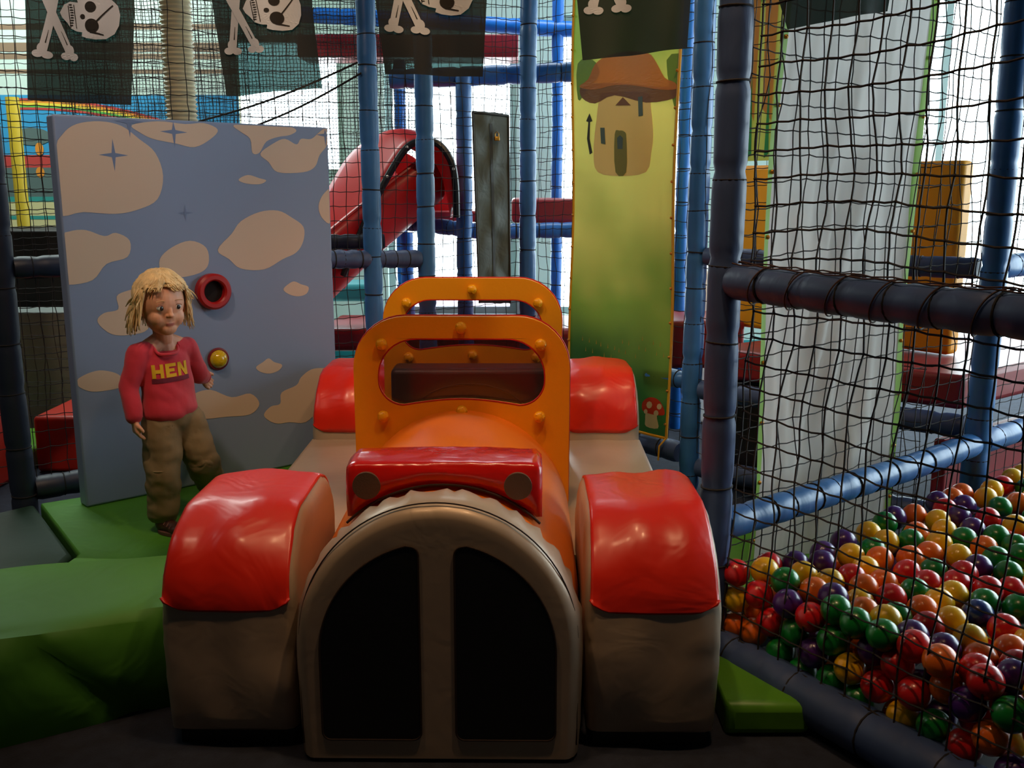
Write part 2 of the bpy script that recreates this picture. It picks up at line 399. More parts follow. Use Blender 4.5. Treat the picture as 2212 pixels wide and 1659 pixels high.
# ------------------------------------------------------------------ soft play car
CO = V((-0.155, 1.89, 0)); CR = Matrix.Rotation(-0.012, 3, 'Z')
def CW(x, y, z): return CO + CR @ V((x, y, z))
car = thing('soft_play_car', 'orange, silver and red padded play car with black grille panels', 'play car', CO)
def arch(hw, zs, zt, zb, n=28, side=6):
    """stadium arch outline from bottom right, over the top, to bottom left"""
    pts = []
    for i in range(side): pts.append((hw, zb + (zs - zb) * i / side))
    for i in range(n + 1):
        w = pi * i / n; pts.append((hw * cos(w), zs + (zt - zs) * sin(w)))
    for i in range(1, side + 1): pts.append((-hw, zs - (zs - zb) * i / side))
    return pts
def loft(mb, rings, cap0=True, cap1=False, closed=False, mi=None):
    n = len(rings[0]); vs = [p for r in rings for p in r]; fs = []
    for i in range(len(rings) - 1):
        for k in range(n if closed else n - 1):
            k2 = (k + 1) % n; fs.append((i * n + k, i * n + k2, (i + 1) * n + k2, (i + 1) * n + k))
    if cap0: fs.append(tuple(reversed(range(n))))
    if cap1: fs.append(tuple((len(rings) - 1) * n + k for k in range(n)))
    mb.add(vs, fs, mi)
# grille hood: rounded front hoop
mb = MB(); rings = []
for (y, ins) in ((0.0, 0.05), (0.0, 0.032), (0.002, 0.024), (0.012, 0.013), (0.03, 0.004), (0.055, 0.0), (0.085, 0.0), (0.11, 0.003), (0.125, 0.012), (0.13, 0.022)):
    ring = []
    for j, (x, z) in enumerate(arch(0.3 - ins, 0.265, 0.578 - ins, 0.01, 60, 8)):
        w = noise.noise(V((x * 26, z * 26, y * 6))) * 0.0018 * (1 if 0.004 < y < 0.12 else 0)
        pk = 0.0055 * sin(j * 1.7 + noise.noise(V((j * .3, 0, 0))) * 4) * exp(-((y - .1) / .03) ** 2) * (1 if z > .3 else .3)
        bul = 0.006 * sin(pi * min(1, z / .5))
        k = 1 + (w + pk + bul) / 0.3; ring.append(CW(x * k, y, 0.26 + (z - 0.26) * k if z > .26 else z))
    rings.append(ring)
loft(mb, rings, True, True); o = mb.build('grille_hood', M['silver'], car, angle=60); fixnormals(o)
tag(o, 'silver front hoop')
# seam cord along the hoop
mb = MB(); mb.tube([CW(x * 1.0, 0.018, z + .004) for x, z in arch(0.293, 0.265, 0.571, 0.03, 50, 8)], 0.0016, 6); mb.build('hood_seam', M['seam'], car)
# black panels
def grille_outline(sgn):
    xi, R0, zc, zb = 0.037, 0.247, 0.25, 0.055; pts = []; rc = 0.018
    def cor(cx, cz, a0, a1):
        for i in range(6): w = a0 + (a1 - a0) * i / 5; pts.append((sgn * (cx + rc * cos(w)), cz + rc * sin(w)))
    cor(xi + rc, zb + rc, -pi, -pi / 2); cor(R0 - rc, zb + rc, -pi / 2, 0)
    wtop = math.acos((xi + rc) / R0)
    for i in range(25): w = (wtop - 0.03) * i / 24; pts.append((sgn * R0 * cos(w), zc + R0 * sin(w)))
    zt = zc + R0 * sin(wtop); cor(xi + rc, zt - rc - .003, pi / 2, pi)
    return pts
for sgn, lb in ((-1, None), (1, None)):
    ol = grille_outline(sgn); mb = MB(); mb.prism(ol, lambda a, b, t: CW(a, t, b), -0.003, 0.004)
    gp = mb.build('grille_panel', M['blackv'], car, smooth=False); fixnormals(gp); gp['label'] = 'black grille panel'
    mb = MB(); mb.tube([CW(a, -0.003, b) for a, b in ol], 0.0022, 6, closed=True); mb.build('piping', M['seam'], gp)
# bonnet
mb = MB(); rings = []
for i in range(25):
    t = i / 24; y = 0.115 + (0.865 - 0.115) * t; hw = 0.292 + 0.018 * min(1, t * 4) + .002 * t; zt = 0.548 + 0.03 * t
    rings.append([CW(x, y, z) for x, z in arch(hw, 0.25, zt, 0.0, 40, 8)])
loft(mb, rings, True, True); o = mb.build('bonnet', M['orangev'], car, angle=60); fixnormals(o); o['label'] = 'orange bonnet'
# headlamp bar
mb = MB(); rings = []; nx = 36
def barpt(x, q, y):
    ax = abs(x) / 0.218
    zb = 0.25 + (0.555 - 0.25) * sqrt(max(0, 1 - (x / 0.305) ** 2)) + 0.006
    zt = 0.612 - 0.006 * ax ** 2
    return zb, zt
ring_y = [(0.19, 0), (0.33, 1)]
prof = []  # (y, q) cross-section around the bar, q 0 bottom..1 top
NB = 10
for i in range(NB + 1): prof.append((0.19 - 0.012 * sin(pi * i / NB), 0.04 + 0.92 * i / NB))
for i in range(NB + 1): prof.append((0.196 + 0.13 * i / NB, 1.0 + 0.05 * sin(pi * i / NB)))
for i in range(NB + 1): prof.append((0.332, 0.96 - 0.92 * i / NB))
for i in range(1, NB): prof.append((0.326 - 0.13 * i / NB, 0.0))
for i in range(nx + 1):
    x = -0.218 + 0.436 * i / nx; zb, zt = barpt(x, 0, 0); e = min(1, (0.218 - abs(x)) / 0.012); e = 0.86 + 0.14 * sqrt(e)
    ring = []
    for (y, q) in prof:
        yy = 0.26 + (y - 0.26) * e; z = zb + (zt - zb) * (0.5 + (q - 0.5) * e)
        yy += noise.noise(V((x * 22, q * 3, y * 30))) * 0.0025; z += noise.noise(V((x * 26, q * 4 + 7, y * 30))) * 0.002 * (q > .5)
        ring.append(CW(x + .002, yy, z))
    rings.append(ring)
loft(mb, rings, True, True, closed=True); bar_ = mb.build('headlamp_bar', M['redbar'], car, angle=60); fixnormals(bar_); bar_['label'] = 'shiny red headlamp bar'
mb = MB(); mb.tube([CW(x, 0.181, barpt(x, 0, 0)[0] + .002) for x in [(-.215 + .43 * i / 30) for i in range(31)]], 0.003, 6); mb.build('bar_seam', M['seam'], bar_)
for sx in (-0.168, 0.166):
    mb = MB(); c = CW(sx, 0.176, 0.562)
    pts = [(c.x + 0.031 * cos(w), c.z + 0.031 * sin(w)) for w in [2 * pi * i / 32 for i in range(32)]]
    mb.prism(pts, lambda a, b, t: V((a, t, b)), c.y - .003, c.y + .006)
    d = mb.build('headlamp', M['disc'], bar_, smooth=False, bevel=0.0015); fixnormals(d); d['label'] = 'grey round headlamp patch'
# fenders
def fender(y0, length, ztop, zbase, x_in, x_out, side, red0, label, rad=0.20, back=0.2):
    P = []
    zs = ztop - rad
    n1 = 12
    for i in range(n1): P.append((y0 - 0.008 * sin(pi * i / n1), zbase + (zs - zbase) * i / n1))
    for i in range(15): w = pi / 2 * i / 14; P.append((y0 + rad - rad * cos(w), zs + rad * sin(w)))
    yb = y0 + length - back
    if yb > y0 + rad + .01: P.append((yb, ztop))
    for i in range(1, 11): w = pi / 2 * i / 10; P.append((yb + back * sin(w), ztop - back + back * cos(w)))
    P.append((y0 + length, zbase))
    cy, cz = y0 + length / 2, (ztop + zbase) / 2
    W_ = x_out - x_in; mbx = MB(); rings = []
    stations = [(0.0, .035), (0.01, .02), (0.03, .008), (0.08, .001)] + [(0.15 + .7 * i / 10, 0) for i in range(11)] + [(0.92, .001), (0.97, .008), (0.99, .02), (1.0, .035)]
    def pt(u, y, z, ins, lift=0.0, sx=0):
        d = V((0, cy - y, cz - z)); dl = d.length; k = (ins - lift) / max(dl, .05); y += d.y * k * 1.0; z += d.z * k if z > zbase + .001 else 0
        pil = 0.012 * sin(pi * u); n = noise.noise(V((side * 3 + u * 3.5, y * 7, z * 7))) * 0.012
        edge = exp(-u / .12) + exp(-(1 - u) / .12)
        pk = noise.noise(V((side * 5 + u * 2, y * 30, z * 30))) * 0.010 * edge * (1 if z > zbase + .1 else .3)
        kk = -(pil + n + pk) / max(dl, .1)
        if z > zbase + .001: y += d.y * kk; z += d.z * kk
        x = side * (x_in + u * W_ + sx + 0.008 * sin(pi * min(1, (z - zbase) / (ztop - zbase))) * (1 if u > .5 else -1) * (1 if u > .9 or u < .1 else 0))
        return CW(x, y, z)
    for (u, ins) in stations: rings.append([pt(u, y, z, ins) for y, z in P])
    loft(mbx, rings, True, True); f = mbx.build('fender', M['silver'], car, angle=60); fixnormals(f); f['label'] = label
    # red top cover: same surface lifted
    idx = [i for i, (y, z) in enumerate(P) if (z >= red0 or y > y0 + length * .5) and i < len(P) - 3]
    i0 = idx[0]; PR = [P[i] for i in idx]
    if P[i0 - 1][1] < red0 and i0 > 0:
        a0, b0 = P[i0 - 1], P[i0]; t = (red0 - a0[1]) / (b0[1] - a0[1]); PR = [(a0[0] + (b0[0] - a0[0]) * t, red0)] + PR
    mbx = MB(); rings = []
    us = [0.035, 0.06, 0.1] + [0.15 + .7 * i / 10 for i in range(11)] + [0.9, 0.94, 0.965]
    for u in us:
        ins = 0.008 * max(0, 1 - min(u, 1 - u) / .08); row = []
        for j, (y, z) in enumerate(PR):
            zz = z; e = min(u, 1 - u)
            if y < y0 + length * .4 and e < .22: zz = max(z, PR[0][1] + 0.05 * (1 - e / .22) ** 3)
            row.append(pt(u, y, zz, ins, 0.0035))
        rings.append(row)
    loft(mbx, rings, False, False)
    o = mbx.build('fender_cover', M['red'], f, angle=60); fixnormals(o)
    s = o.modifiers.new('thick', 'SOLIDIFY'); s.thickness = 0.004; s.offset = -1; o['label'] = 'red vinyl cover'
    return f
for sd in (-1, 1):
    nm = 'left' if sd < 0 else 'right'
    f = fender(0.06, 0.50, 0.50, 0.04, 0.318, 0.598, sd, 0.318, 'silver front wheel arch', 0.2, 0.12)
    b = MB(); b.box(CW(sd * 0.455, 0.30, 0.021), (0.25, 0.45, 0.04)); b.build('base_block', M['blackv'], f, smooth=False)
    fender(1.615, 0.55, 0.53, 0.08, 0.318, 0.60, sd, 0.325, 'silver rear wheel arch', 0.19, 0.2)
    mb = MB(); rings = []
    for i in range(19):
        y = 0.50 + 1.14 * i / 18; z = 0.278 + 0.018 * i / 18; ring = []
        for (x, zz) in ((0.60, .002), (0.615, .12), (0.618, z - .03), (0.61, z - .006), (0.595, z), (0.5, z + .004), (.4, z + .004), (0.31, z), (0.30, z - .01), (.30, .002)):
            ring.append(CW(sd * x, y, zz))
        rings.append(ring)
    loft(mb, rings, True, True, closed=True); o = mb.build('running_board', M['silver'], car, angle=50, smooth=True); fixnormals(o)
# windscreen boards
def rrect(x0, x1, z0, z1, rt, rb, bow=0.0, n=10):
    pts = []
    def cor(cx, cz, a0, r):
        for i in range(n + 1): w = a0 + pi / 2 * i / n; pts.append((cx + r * cos(w), cz + r * sin(w)))
    if rb > 0: cor(x0 + rb, z0 + rb, pi, rb)
    else: pts.append((x0, z0))
    if bow:
        for i in range(1, 10): t = i / 10; pts.append((x0 + rb + (x1 - x0 - 2 * rb) * t, z0 + bow * sin(pi * t)))
    if rb > 0: cor(x1 - rb, z0 + rb, 3 * pi / 2, rb)
    else: pts.append((x1, z0))
    cor(x1 - rt, z1 - rt, 0, rt); cor(x0 + rt, z1 - rt, pi / 2, rt)
    return pts
def board(y, hw, ztop, win, knobs, z0, label):
    ol = rrect(-hw, hw, z0, ztop, 0.15, 0)
    hole = rrect(*win, 0.018, n=8)
    mb = MB(); mb.prism(ol, lambda a, b, t: CW(a, t, b), y - .012, y + .012, holes=[hole])
    o = mb.build('windscreen_board', M['yellowhdpe'], car, smooth=True, angle=30, bevel=0.003); fixnormals(o); o['label'] = label
    x0, x1, zz0, zz1, rt, rb = win
    mb = MB(); mb.prism(rrect(x0 - .012, x1 + .012, zz0 - .012, zz1 + .012, rt + .01, rb + .01, 0.018), lambda a, b, t: CW(a, t, b), y + .0125, y + .0165)
    p = mb.build('window_pane', M['acrylic'], o, smooth=False); fixnormals(p); p['label'] = 'clear scratched acrylic pane'
    mb = MB(); mb.tube([CW(a, y - .011, b) for a, b in rrect(x0 + .0015, x1 - .0015, zz0 + .0015, zz1 - .0015, rt, rb, 0.018)], 0.0022, 6, closed=True); mb.build('red_edging', M['redtrim'], o)
    mb = MB(); mb.tube([CW(a, y + .010, b) for a, b in rrect(-hw - .001, hw + .001, .3, ztop + .001, 0.15, 0)], 0.0025, 6, closed=True); mb.build('red_edging', M['redtrim'], o)
    for (kx, kz) in knobs:
        mb = MB(); mb.ellipsoid(CW(kx, y - .024, kz), (.017, .014, .017), 16, 10)
        for q in range(5): w = 2 * pi * q / 5; mb.ellipsoid(CW(kx + .009 * cos(w), y - .026, kz + .009 * sin(w)), (.008, .010, .008), 10, 6)
        mb.tube([CW(kx, y - .011, kz), CW(kx, y - .02, kz)], .013, 14); k = mb.build('bolt_knob', M['knob'], o)
board(0.872, 0.31, 0.850, (-.24, .24, 0.592, 0.787, 0.108, 0.072), [(0, .820), (-.226, .772), (.226, .772), (0, .578), (-.226, .562), (.224, .562)], 0.22, 'amber front windscreen board')
board(1.48, 0.31, 0.905, (-.245, .245, 0.655, 0.832, 0.10, 0.062), [(0, .868), (-.226, .822), (.226, .822), (0, .640), (-.222, .632), (.222, .632)], 0.22, 'amber rear windscreen board')
# seat back and seat, tail body
mb = MB(); mb.box(CW(0.005, 1.36, 0.42), (0.54, 0.13, 0.40)); o = mb.build('seat_back', M['seatv'], car, bevel=0.018, angle=40)
mb = MB(); mb.tube([CW(-.2 + .4 * i / 20, 1.293, .42 + .15 * sqrt(max(0, 1 - ((-.2 + .4 * i / 20) / .21) ** 2))) for i in range(21)], .003, 6); mb.build('seam_line', M['blackv'], o)
mb = MB(); mb.box(CW(0, 1.1, 0.2), (0.54, 0.36, 0.24)); mb.build('seat', M['seatv'], car, bevel=0.03)
mb = MB(); loft(mb, [[CW(x, y, z) for x, z in arch(0.29, .25, .5 - .02 * i, 0.08, 24, 4)] for i, y in enumerate([1.52, 1.75, 2.0, 2.2])], True, True); o = mb.build('tail', M['orangev'], car, angle=60); fixnormals(o)

# ------------------------------------------------------------------ padded frame posts and rails
POSTGRP = None
def padded(name, label, cat, a, b, r, m, pitch=0.17, seed=0, cords=True, pinch=0.13, sag=0.0, end0=0.0, n=20):
    a, b = V(a), V(b); L = (b - a).length; d = (b - a) / L; rr = random.Random(seed)
    t = thing(name, label, cat, a)
    ks = []; s = rr.uniform(0.3, 1) * pitch
    while s < L - 0.03: ks.append(s); s += pitch * rr.uniform(.85, 1.15)
    steps = max(10, int(L / 0.02)); pts = []; rs = []
    for i in range(steps + 1):
        q = L * i / steps; off = V((noise.noise(V((q * 1.7, seed * 3.1, 0))), noise.noise(V((q * 1.7, seed * 3.1, 9))), 0)) * 0.006
        if abs(d.z) < .5: off = V((0, 0, off.x))
        pts.append(a + d * q + off - UP * sag * sin(pi * q / L))
        k = min([abs(q - c) for c in ks] or [1]); rad = r * (1 - pinch * exp(-(k / 0.012) ** 2)) * (1 + 0.03 * noise.noise(V((q * 9, seed, 5))))
        if q < .01 or q > L - .01: rad *= .9
        rs.append(rad)
    mb = MB(); mb.tube(pts, rs, n); o = mb.build('foam_sleeve', m, t, angle=60)
    if cords:
        side = d.cross(UP) if abs(d.z) < .9 else V((1, 0, 0)); side.normalize(); s2 = d.cross(side)
        for c in ks:
            i = min(steps, int(c / L * steps)); p = pts[i]; rc = r * (1 - pinch) + .003; tilt = rr.uniform(-.06, .06)
            ring = [p + (side * cos(w) + s2 * sin(w)) * rc + d * (tilt * rc * cos(w)) for w in [2 * pi * j / 14 for j in range(14)]]
            mb = MB(); mb.tube(ring, 0.0028, 5, closed=True); mb.build('tie_cord', M['tie'], t)
    return t
P1 = V((0.507, 2.325, 0)); P2 = V((1.55, 3.15, 0)); F = V((0.725, 3.86, 0)); C = V((0.078, 4.72, 0)); TOP = 2.75
padded('padded_post', 'tall grey blue padded post at the near corner of the ball pit', 'padded post', P1, P1 + UP * TOP, 0.040, M['blued'], 0.19, 1)
padded('padded_post', 'blue padded post at the far corner of the ball pit against white windows', 'padded post', P2, P2 + UP * TOP, 0.042, M['blue'], 0.16, 2)
padded('padded_post', 'blue padded post just right of the green banner, netting wrapped round it', 'padded post', F, F + UP * TOP, 0.041, M['blue'], 0.155, 3)
padded('padded_post', 'slim blue padded post just left of the green banner, full height', 'padded post', C, C + UP * TOP, 0.040, M['blue'], 0.15, 4)
A_ = atY(803, 450, 4.2); A_.z = 0
B_ = atY(920, 400, 4.35); B_.z = 0
padded('padded_post', 'dark blue padded post right beside the cloud panel in front of the red slide', 'padded post', A_, A_ + UP * TOP, 0.040, M['blue'], 0.15, 5)
padded('padded_post', 'pale blue padded post in front of the red slide, below the third flag', 'padded post', B_, B_ + UP * 1.86, 0.040, M['blue'], 0.145, 6)
L_ = V((-1.80, 3.45, 0))
padded('padded_post', 'dark navy padded post at the left edge beside the cloud panel', 'padded post', L_, L_ + UP * TOP, 0.045, M['navy'], 0.2, 7)
D_ = atY(1003, 400, 4.95); D_.z = 0
padded('padded_post', 'blue padded post left of the grey zip flap', 'padded post', D_, D_ + UP * 1.75, 0.040, M['blue'], 0.15, 8)
q = atY(865, 300, 6.0); q.z = 0; padded('padded_post', 'thin deep blue padded post far behind the red slide', 'padded post', q, q + UP * 1.95, 0.036, M['bluebright'], 0.18, 9)
q = atY(1203, 300, 5.9); q.z = 0; padded('padded_post', 'thin bright blue padded post against the window near the green banner', 'padded post', q, q + UP * TOP, 0.034, M['bluebright'], 0.18, 10)
q = atY(1537, 300, 4.9); q.z = 0; padded('padded_post', 'bright blue padded post half hidden behind the near pit post', 'padded post', V((q.x - .13, q.y, 0)), V((q.x - .13, q.y, TOP)), 0.036, M['bluebright'], 0.15, 11)
q = atY(880, 560, 5.3); q.z = 0; padded('padded_post', 'short blue padded post under the curved rail behind the slide', 'padded post', q, q + UP * 0.98, 0.036, M['bluebright'], 0.17, 12)
# rails of the ball pit
padded('padded_rail', 'thick grey padded rail across the right at waist height, wound with net cord', 'padded rail', P1 + UP * .99 + EF * .03, P1 + UP * .99 + EF * 1.05, 0.042, M['blued'], 0.11, 20, sag=0.006)
padded('padded_rail', 'blue grey padded rail along the floor under the near ball pit net', 'padded rail', P1 + UP * .06 + EF * .03, P1 + UP * .06 + EF * 1.25, 0.055, M['blued'], 0.19, 21, pinch=.09)
padded('padded_rail', 'shiny blue padded rail above the coloured balls between the two pit posts', 'padded rail', P1 + UP * .375 + E1 * .03, P2 + UP * .375 - E1 * .03, 0.040, M['blue'], 0.10, 22, sag=0.006)
padded('padded_rail', 'bright blue padded rail above the balls at the right edge beyond the far pit post', 'padded rail', P2 + UP * .375 + E1 * .03, P2 + UP * .375 + E1 * 1.0, 0.040, M['blue'], 0.10, 23)
padded('padded_rail', 'blue padded rail from the far pit post to the right edge at waist height', 'padded rail', P2 + UP * .96 + E1 * .03, P2 + UP * .96 + E1 * 1.0, 0.040, M['blue'], 0.12, 24)
padded('padded_rail', 'grey blue padded rail at waist height behind the white banner', 'padded rail', F + UP * .95 + E2 * .05, P2 + UP * .95 - E2 * .05, 0.036, M['blued'], 0.14, 25)
padded('padded_rail', 'dull padded rail along the front of the maroon deck behind the white banner', 'padded rail', F + UP * .42 + E2 * .05, P2 + UP * .42 - E2 * .05, 0.04, M['blued'], 0.2, 26)
padded('padded_rail', 'dark padded rail along the floor under the green banner', 'padded rail', C + UP * .14 + E2 * .05, F + UP * .14 - E2 * .05, 0.045, M['blued'], 0.13, 27)
padded('padded_rail', 'dark padded rail near the floor right of the post beside the green banner', 'padded rail', F + UP * .1 + E2 * .05, P2 + UP * .1 - E2 * .05, 0.04, M['blued'], 0.13, 28)
padded('padded_rail', 'blue grey padded rail between the panel and the pale blue post', 'padded rail', atY(700, 560, 4.08), atY(905, 558, 4.33), 0.040, M['blued'], 0.06, 29)
padded('padded_rail', 'darker blue padded rail just above and behind the one beside the cloud panel', 'padded rail', atY(640, 525, 4.5), atY(830, 520, 4.6), 0.036, M['navy'], 0.08, 30)
padded('padded_rail', 'blue padded rail at shoulder height behind the pale blue post', 'padded rail', atY(862, 480, 5.2), atY(1040, 500, 5.0), 0.040, M['blue'], 0.1, 31)
padded('padded_rail', 'blue padded rail under the pink deck, right of the grey zip flap', 'padded rail', atY(1100, 500, 5.3), atY(1270, 496, 5.3), 0.042, M['blue'], 0.13, 32)
padded('padded_rail', 'large blue padded beam high up behind the third flag', 'padded rail', atY(842, 172, 5.0), atY(1300, 152, 5.0), 0.048, M['blue'], 0.12, 33)
padded('padded_rail', 'highest bright blue padded beam with a maroon deck edge below it', 'padded rail', atY(640, 30, 5.9), atY(1400, 72, 5.9), 0.045, M['bluebright'], 0.15, 34)
padded('padded_rail', 'short blue padded rail between the green banner and the near pit post', 'padded rail', F + UP * .44 - E2 * .25, F + UP * .44 + E1 * .02, 0.038, M['blue'], 0.1, 35)
padded('padded_rail', 'black padded rail crossing low behind the cloud panel at the left', 'padded rail', L_ + UP * .93 + E1 * .04, L_ + UP * .93 + E1 * 1.1, 0.04, M['navy'], 0.14, 36)
padded('padded_rail', 'black padded rail along the floor at the left behind the cloud panel', 'padded rail', L_ + UP * .12 + E1 * .04, L_ + UP * .12 + E1 * 1.2, 0.045, M['navy'], 0.14, 37)

# ------------------------------------------------------------------ nets
def net(name, label, p0, d, L, z0, z1, mesh=0.062, r=0.0017, seed=0, knots=True, jit=0.005, slope=0.0, m=None, sides=4, bow=0.02, group=None, lean=0.0):
    p0 = V(p0); d = V(d).normalized(); nrm = d.cross(UP); nu = int(L / mesh); nv = int((z1 - z0) / mesh)
    N = {}
    for i in range(nu + 1):
        for j in range(nv + 1):
            h = V((i * 1.3 + seed * 17, j * 1.7, seed)); a = noise.noise(h) * jit + noise.noise(h * .13) * jit * 3; b = noise.noise(h + V((0, 0, 9))) * jit + noise.noise(h * .11 + V((5, 0, 3))) * jit * 4
            c = noise.noise(h * .21 + V((0, 5, 2))) * bow
            N[i, j] = p0 + d * (i * L / nu + (a if 0 < i < nu else 0)) + UP * (z0 + (z1 - z0) * j / nv + b + slope * i * mesh) + nrm * (c * min(1, j / 6) + lean * min(1, j / 12))
    mb = MB()
    for j in range(nv + 1):
        pts = []
        for i in range(nu):
            p, q = N[i, j], N[i + 1, j]; pts += [p, p.lerp(q, .5) - UP * 0.0028]
        pts.append(N[nu, j]); mb.tube(pts, r, sides, caps=False)
    for i in range(nu + 1):
        pts = []
        for j in range(nv):
            p, q = N[i, j], N[i, j + 1]; pts += [p, p.lerp(q, .5) + d * noise.noise(V((i * 3.3, j * 2.1, seed))) * .004]
        pts.append(N[i, nv]); mb.tube(pts, r, sides, caps=False)
    if knots:
        k = r * 2.3
        for p in N.values():
            mb.add([p + UP * k, p + d * k, p + nrm * k, p - d * k, p - nrm * k, p - UP * k], [(0, 1, 2), (0, 2, 3), (0, 3, 4), (0, 4, 1), (5, 2, 1), (5, 3, 2), (5, 4, 3), (5, 1, 4)])
    o = mb.build(name, m or M['cord'], smooth=False, merge=False, origin=p0 + UP * z0); tag(o, label, 'net', group); return o
net('safety_net', 'near black brown knotted net in front of the ball pit', P1 + EF * .04, EF, 1.14, 0.112, 2.6, seed=1, r=0.0023, bow=.03, lean=-.05)
net('safety_net', 'black net on the far side of the ball pit before the white banner', P1 + E1 * .04 - E2 * .048, E1, 1.2, 0.1, 2.6, seed=2, r=0.0017, bow=.03)
net('safety_net', 'black net beyond the far pit post in front of the bright window', P2 + E1 * .04 - E2 * .048, E1, 1.1, 0.1, 2.6, seed=3, r=0.0015)
net('safety_net', 'black net behind the white banner in front of the orange board', F + E2 * .04, E2, 0.95, 0.15, 2.6, seed=4, r=0.0015)
net('safety_net', 'black net stretched behind the green banner', C + E2 * .04 + E1 * .03, E2, 1.02, 0.15, 2.6, seed=5, r=0.0015)
net('safety_net', 'black net across the middle in front of the red slide and blue posts', L_ + E1 * .05, (C - L_), (C - L_).length - .06, 0.15, 2.6, seed=6, r=0.0016, mesh=0.058)
net('safety_net', 'farther black net hanging behind the cloud panel', V((-2.6, 4.55, 0)), V((1, .0, 0)), 1.42, 0.2, 2.6, seed=8, r=0.0016, mesh=0.055)
net('shade_net', 'fine dark mesh net hung high behind the first two flags', V((-2.5, 5.62, 0)), V((1, .0, 0)), 2.0, 1.2, 2.6, mesh=0.019, seed=9, r=0.0017, knots=False, jit=.002)
net('safety_net', 'black net farthest back in front of the middle windows', V((-.9, 5.9, 0)), V((1, 0, 0)), 2.4, 0.9, 2.6, seed=10, r=0.0015, mesh=0.06)
net('safety_net', 'black net at the left edge running from the navy post', V((-2.9, 2.9, 0)), V((1.1, .55, 0)), 1.2, 0.15, 2.6, seed=11, r=0.0016)
# cord wound round the waist rail
mb = MB(); pts = []
for i in range(420):
    q = i / 419; w = q * 2 * pi * 9; p = P1 + UP * (.99 - .006 * sin(pi * q)) + EF * (.04 + 1.0 * q); pts.append(p + (UP * cos(w) + NF * sin(w)) * .0455)
mb.tube(pts, .0018, 5)
for k in range(3):
    ph = -.5 + .45 * k
    mb.tube([P1 + UP * (.99 - .006 * sin(pi * i / 40)) + EF * (.04 + 1.0 * i / 40) + (UP * cos(ph) - NF * sin(ph)) * (.0465 + .002 * sin(i * 1.9 + k)) for i in range(41)], .0017, 5)
tag(mb.build('lashing_cord', mat('rust_cord', srgb(70, 42, 30), .8), origin=P1 + UP * .985), 'rusty brown cord lashed around the thick waist rail', 'cord')
# two ropes in front of the windows at upper left
for i, (p, q) in enumerate((((430, 262), (772, 135)), ((500, 290), (780, 158)))):
    mb = MB(); a = atY(*p, 4.5); b = atY(*q, 4.15); mb.tube([a.lerp(b, k / 24) + UP * (-.02 * sin(pi * k / 24) + .003 * noise.noise(V((k, i, 0)))) for k in range(25)], .0045, 6)
    tag(mb.build('rope', M['cord']), ('upper' if i == 0 else 'lower') + ' of two dark ropes slanting to the dark blue post', 'rope')

# ------------------------------------------------------------------ cloud panel
PA = V((-1.53, 3.36, MZ)); PB = V((-0.742, 4.06, MZ)); PU = (PB - PA).normalized(); PN = V((PU.y, -PU.x, 0)); PL = (PB - PA).length; PH = 1.37
panel = thing('activity_board', 'tall padded play panel printed with blue sky and cream clouds', 'play panel', PA)
def PP(u, v, off=0.0): return PA + PU * u + UP * v + PN * off
def puv(px, py):
    p = onplane(px, py, PA, PN) - PA; return (p.dot(PU), p.z)
mb = MB(); mb.prism([(0, 0), (PL, 0), (PL, PH), (0, PH)], lambda a, b, t: PP(a, b, t), 0.0, -0.07)
o = mb.build('padded_board', M['skyb'], panel, bevel=0.008, angle=40); fixnormals(o)
def smooth_closed(pts, n=5):
    out = []; N = len(pts)
    for i in range(N):
        p0, p1, p2, p3 = [V((*pts[(i + k) % N],)) for k in (-1, 0, 1, 2)]
        for j in range(n):
            t = j / n; out.append(tuple(0.5 * ((2 * p1) + (-p0 + p2) * t + (2 * p0 - 5 * p1 + 4 * p2 - p3) * t * t + (-p0 + 3 * p1 - 3 * p2 + p3) * t ** 3)))
    return out
def clampuv(p, e=.006): return (min(max(p[0], e), PL - e), min(max(p[1], e), PH - e))
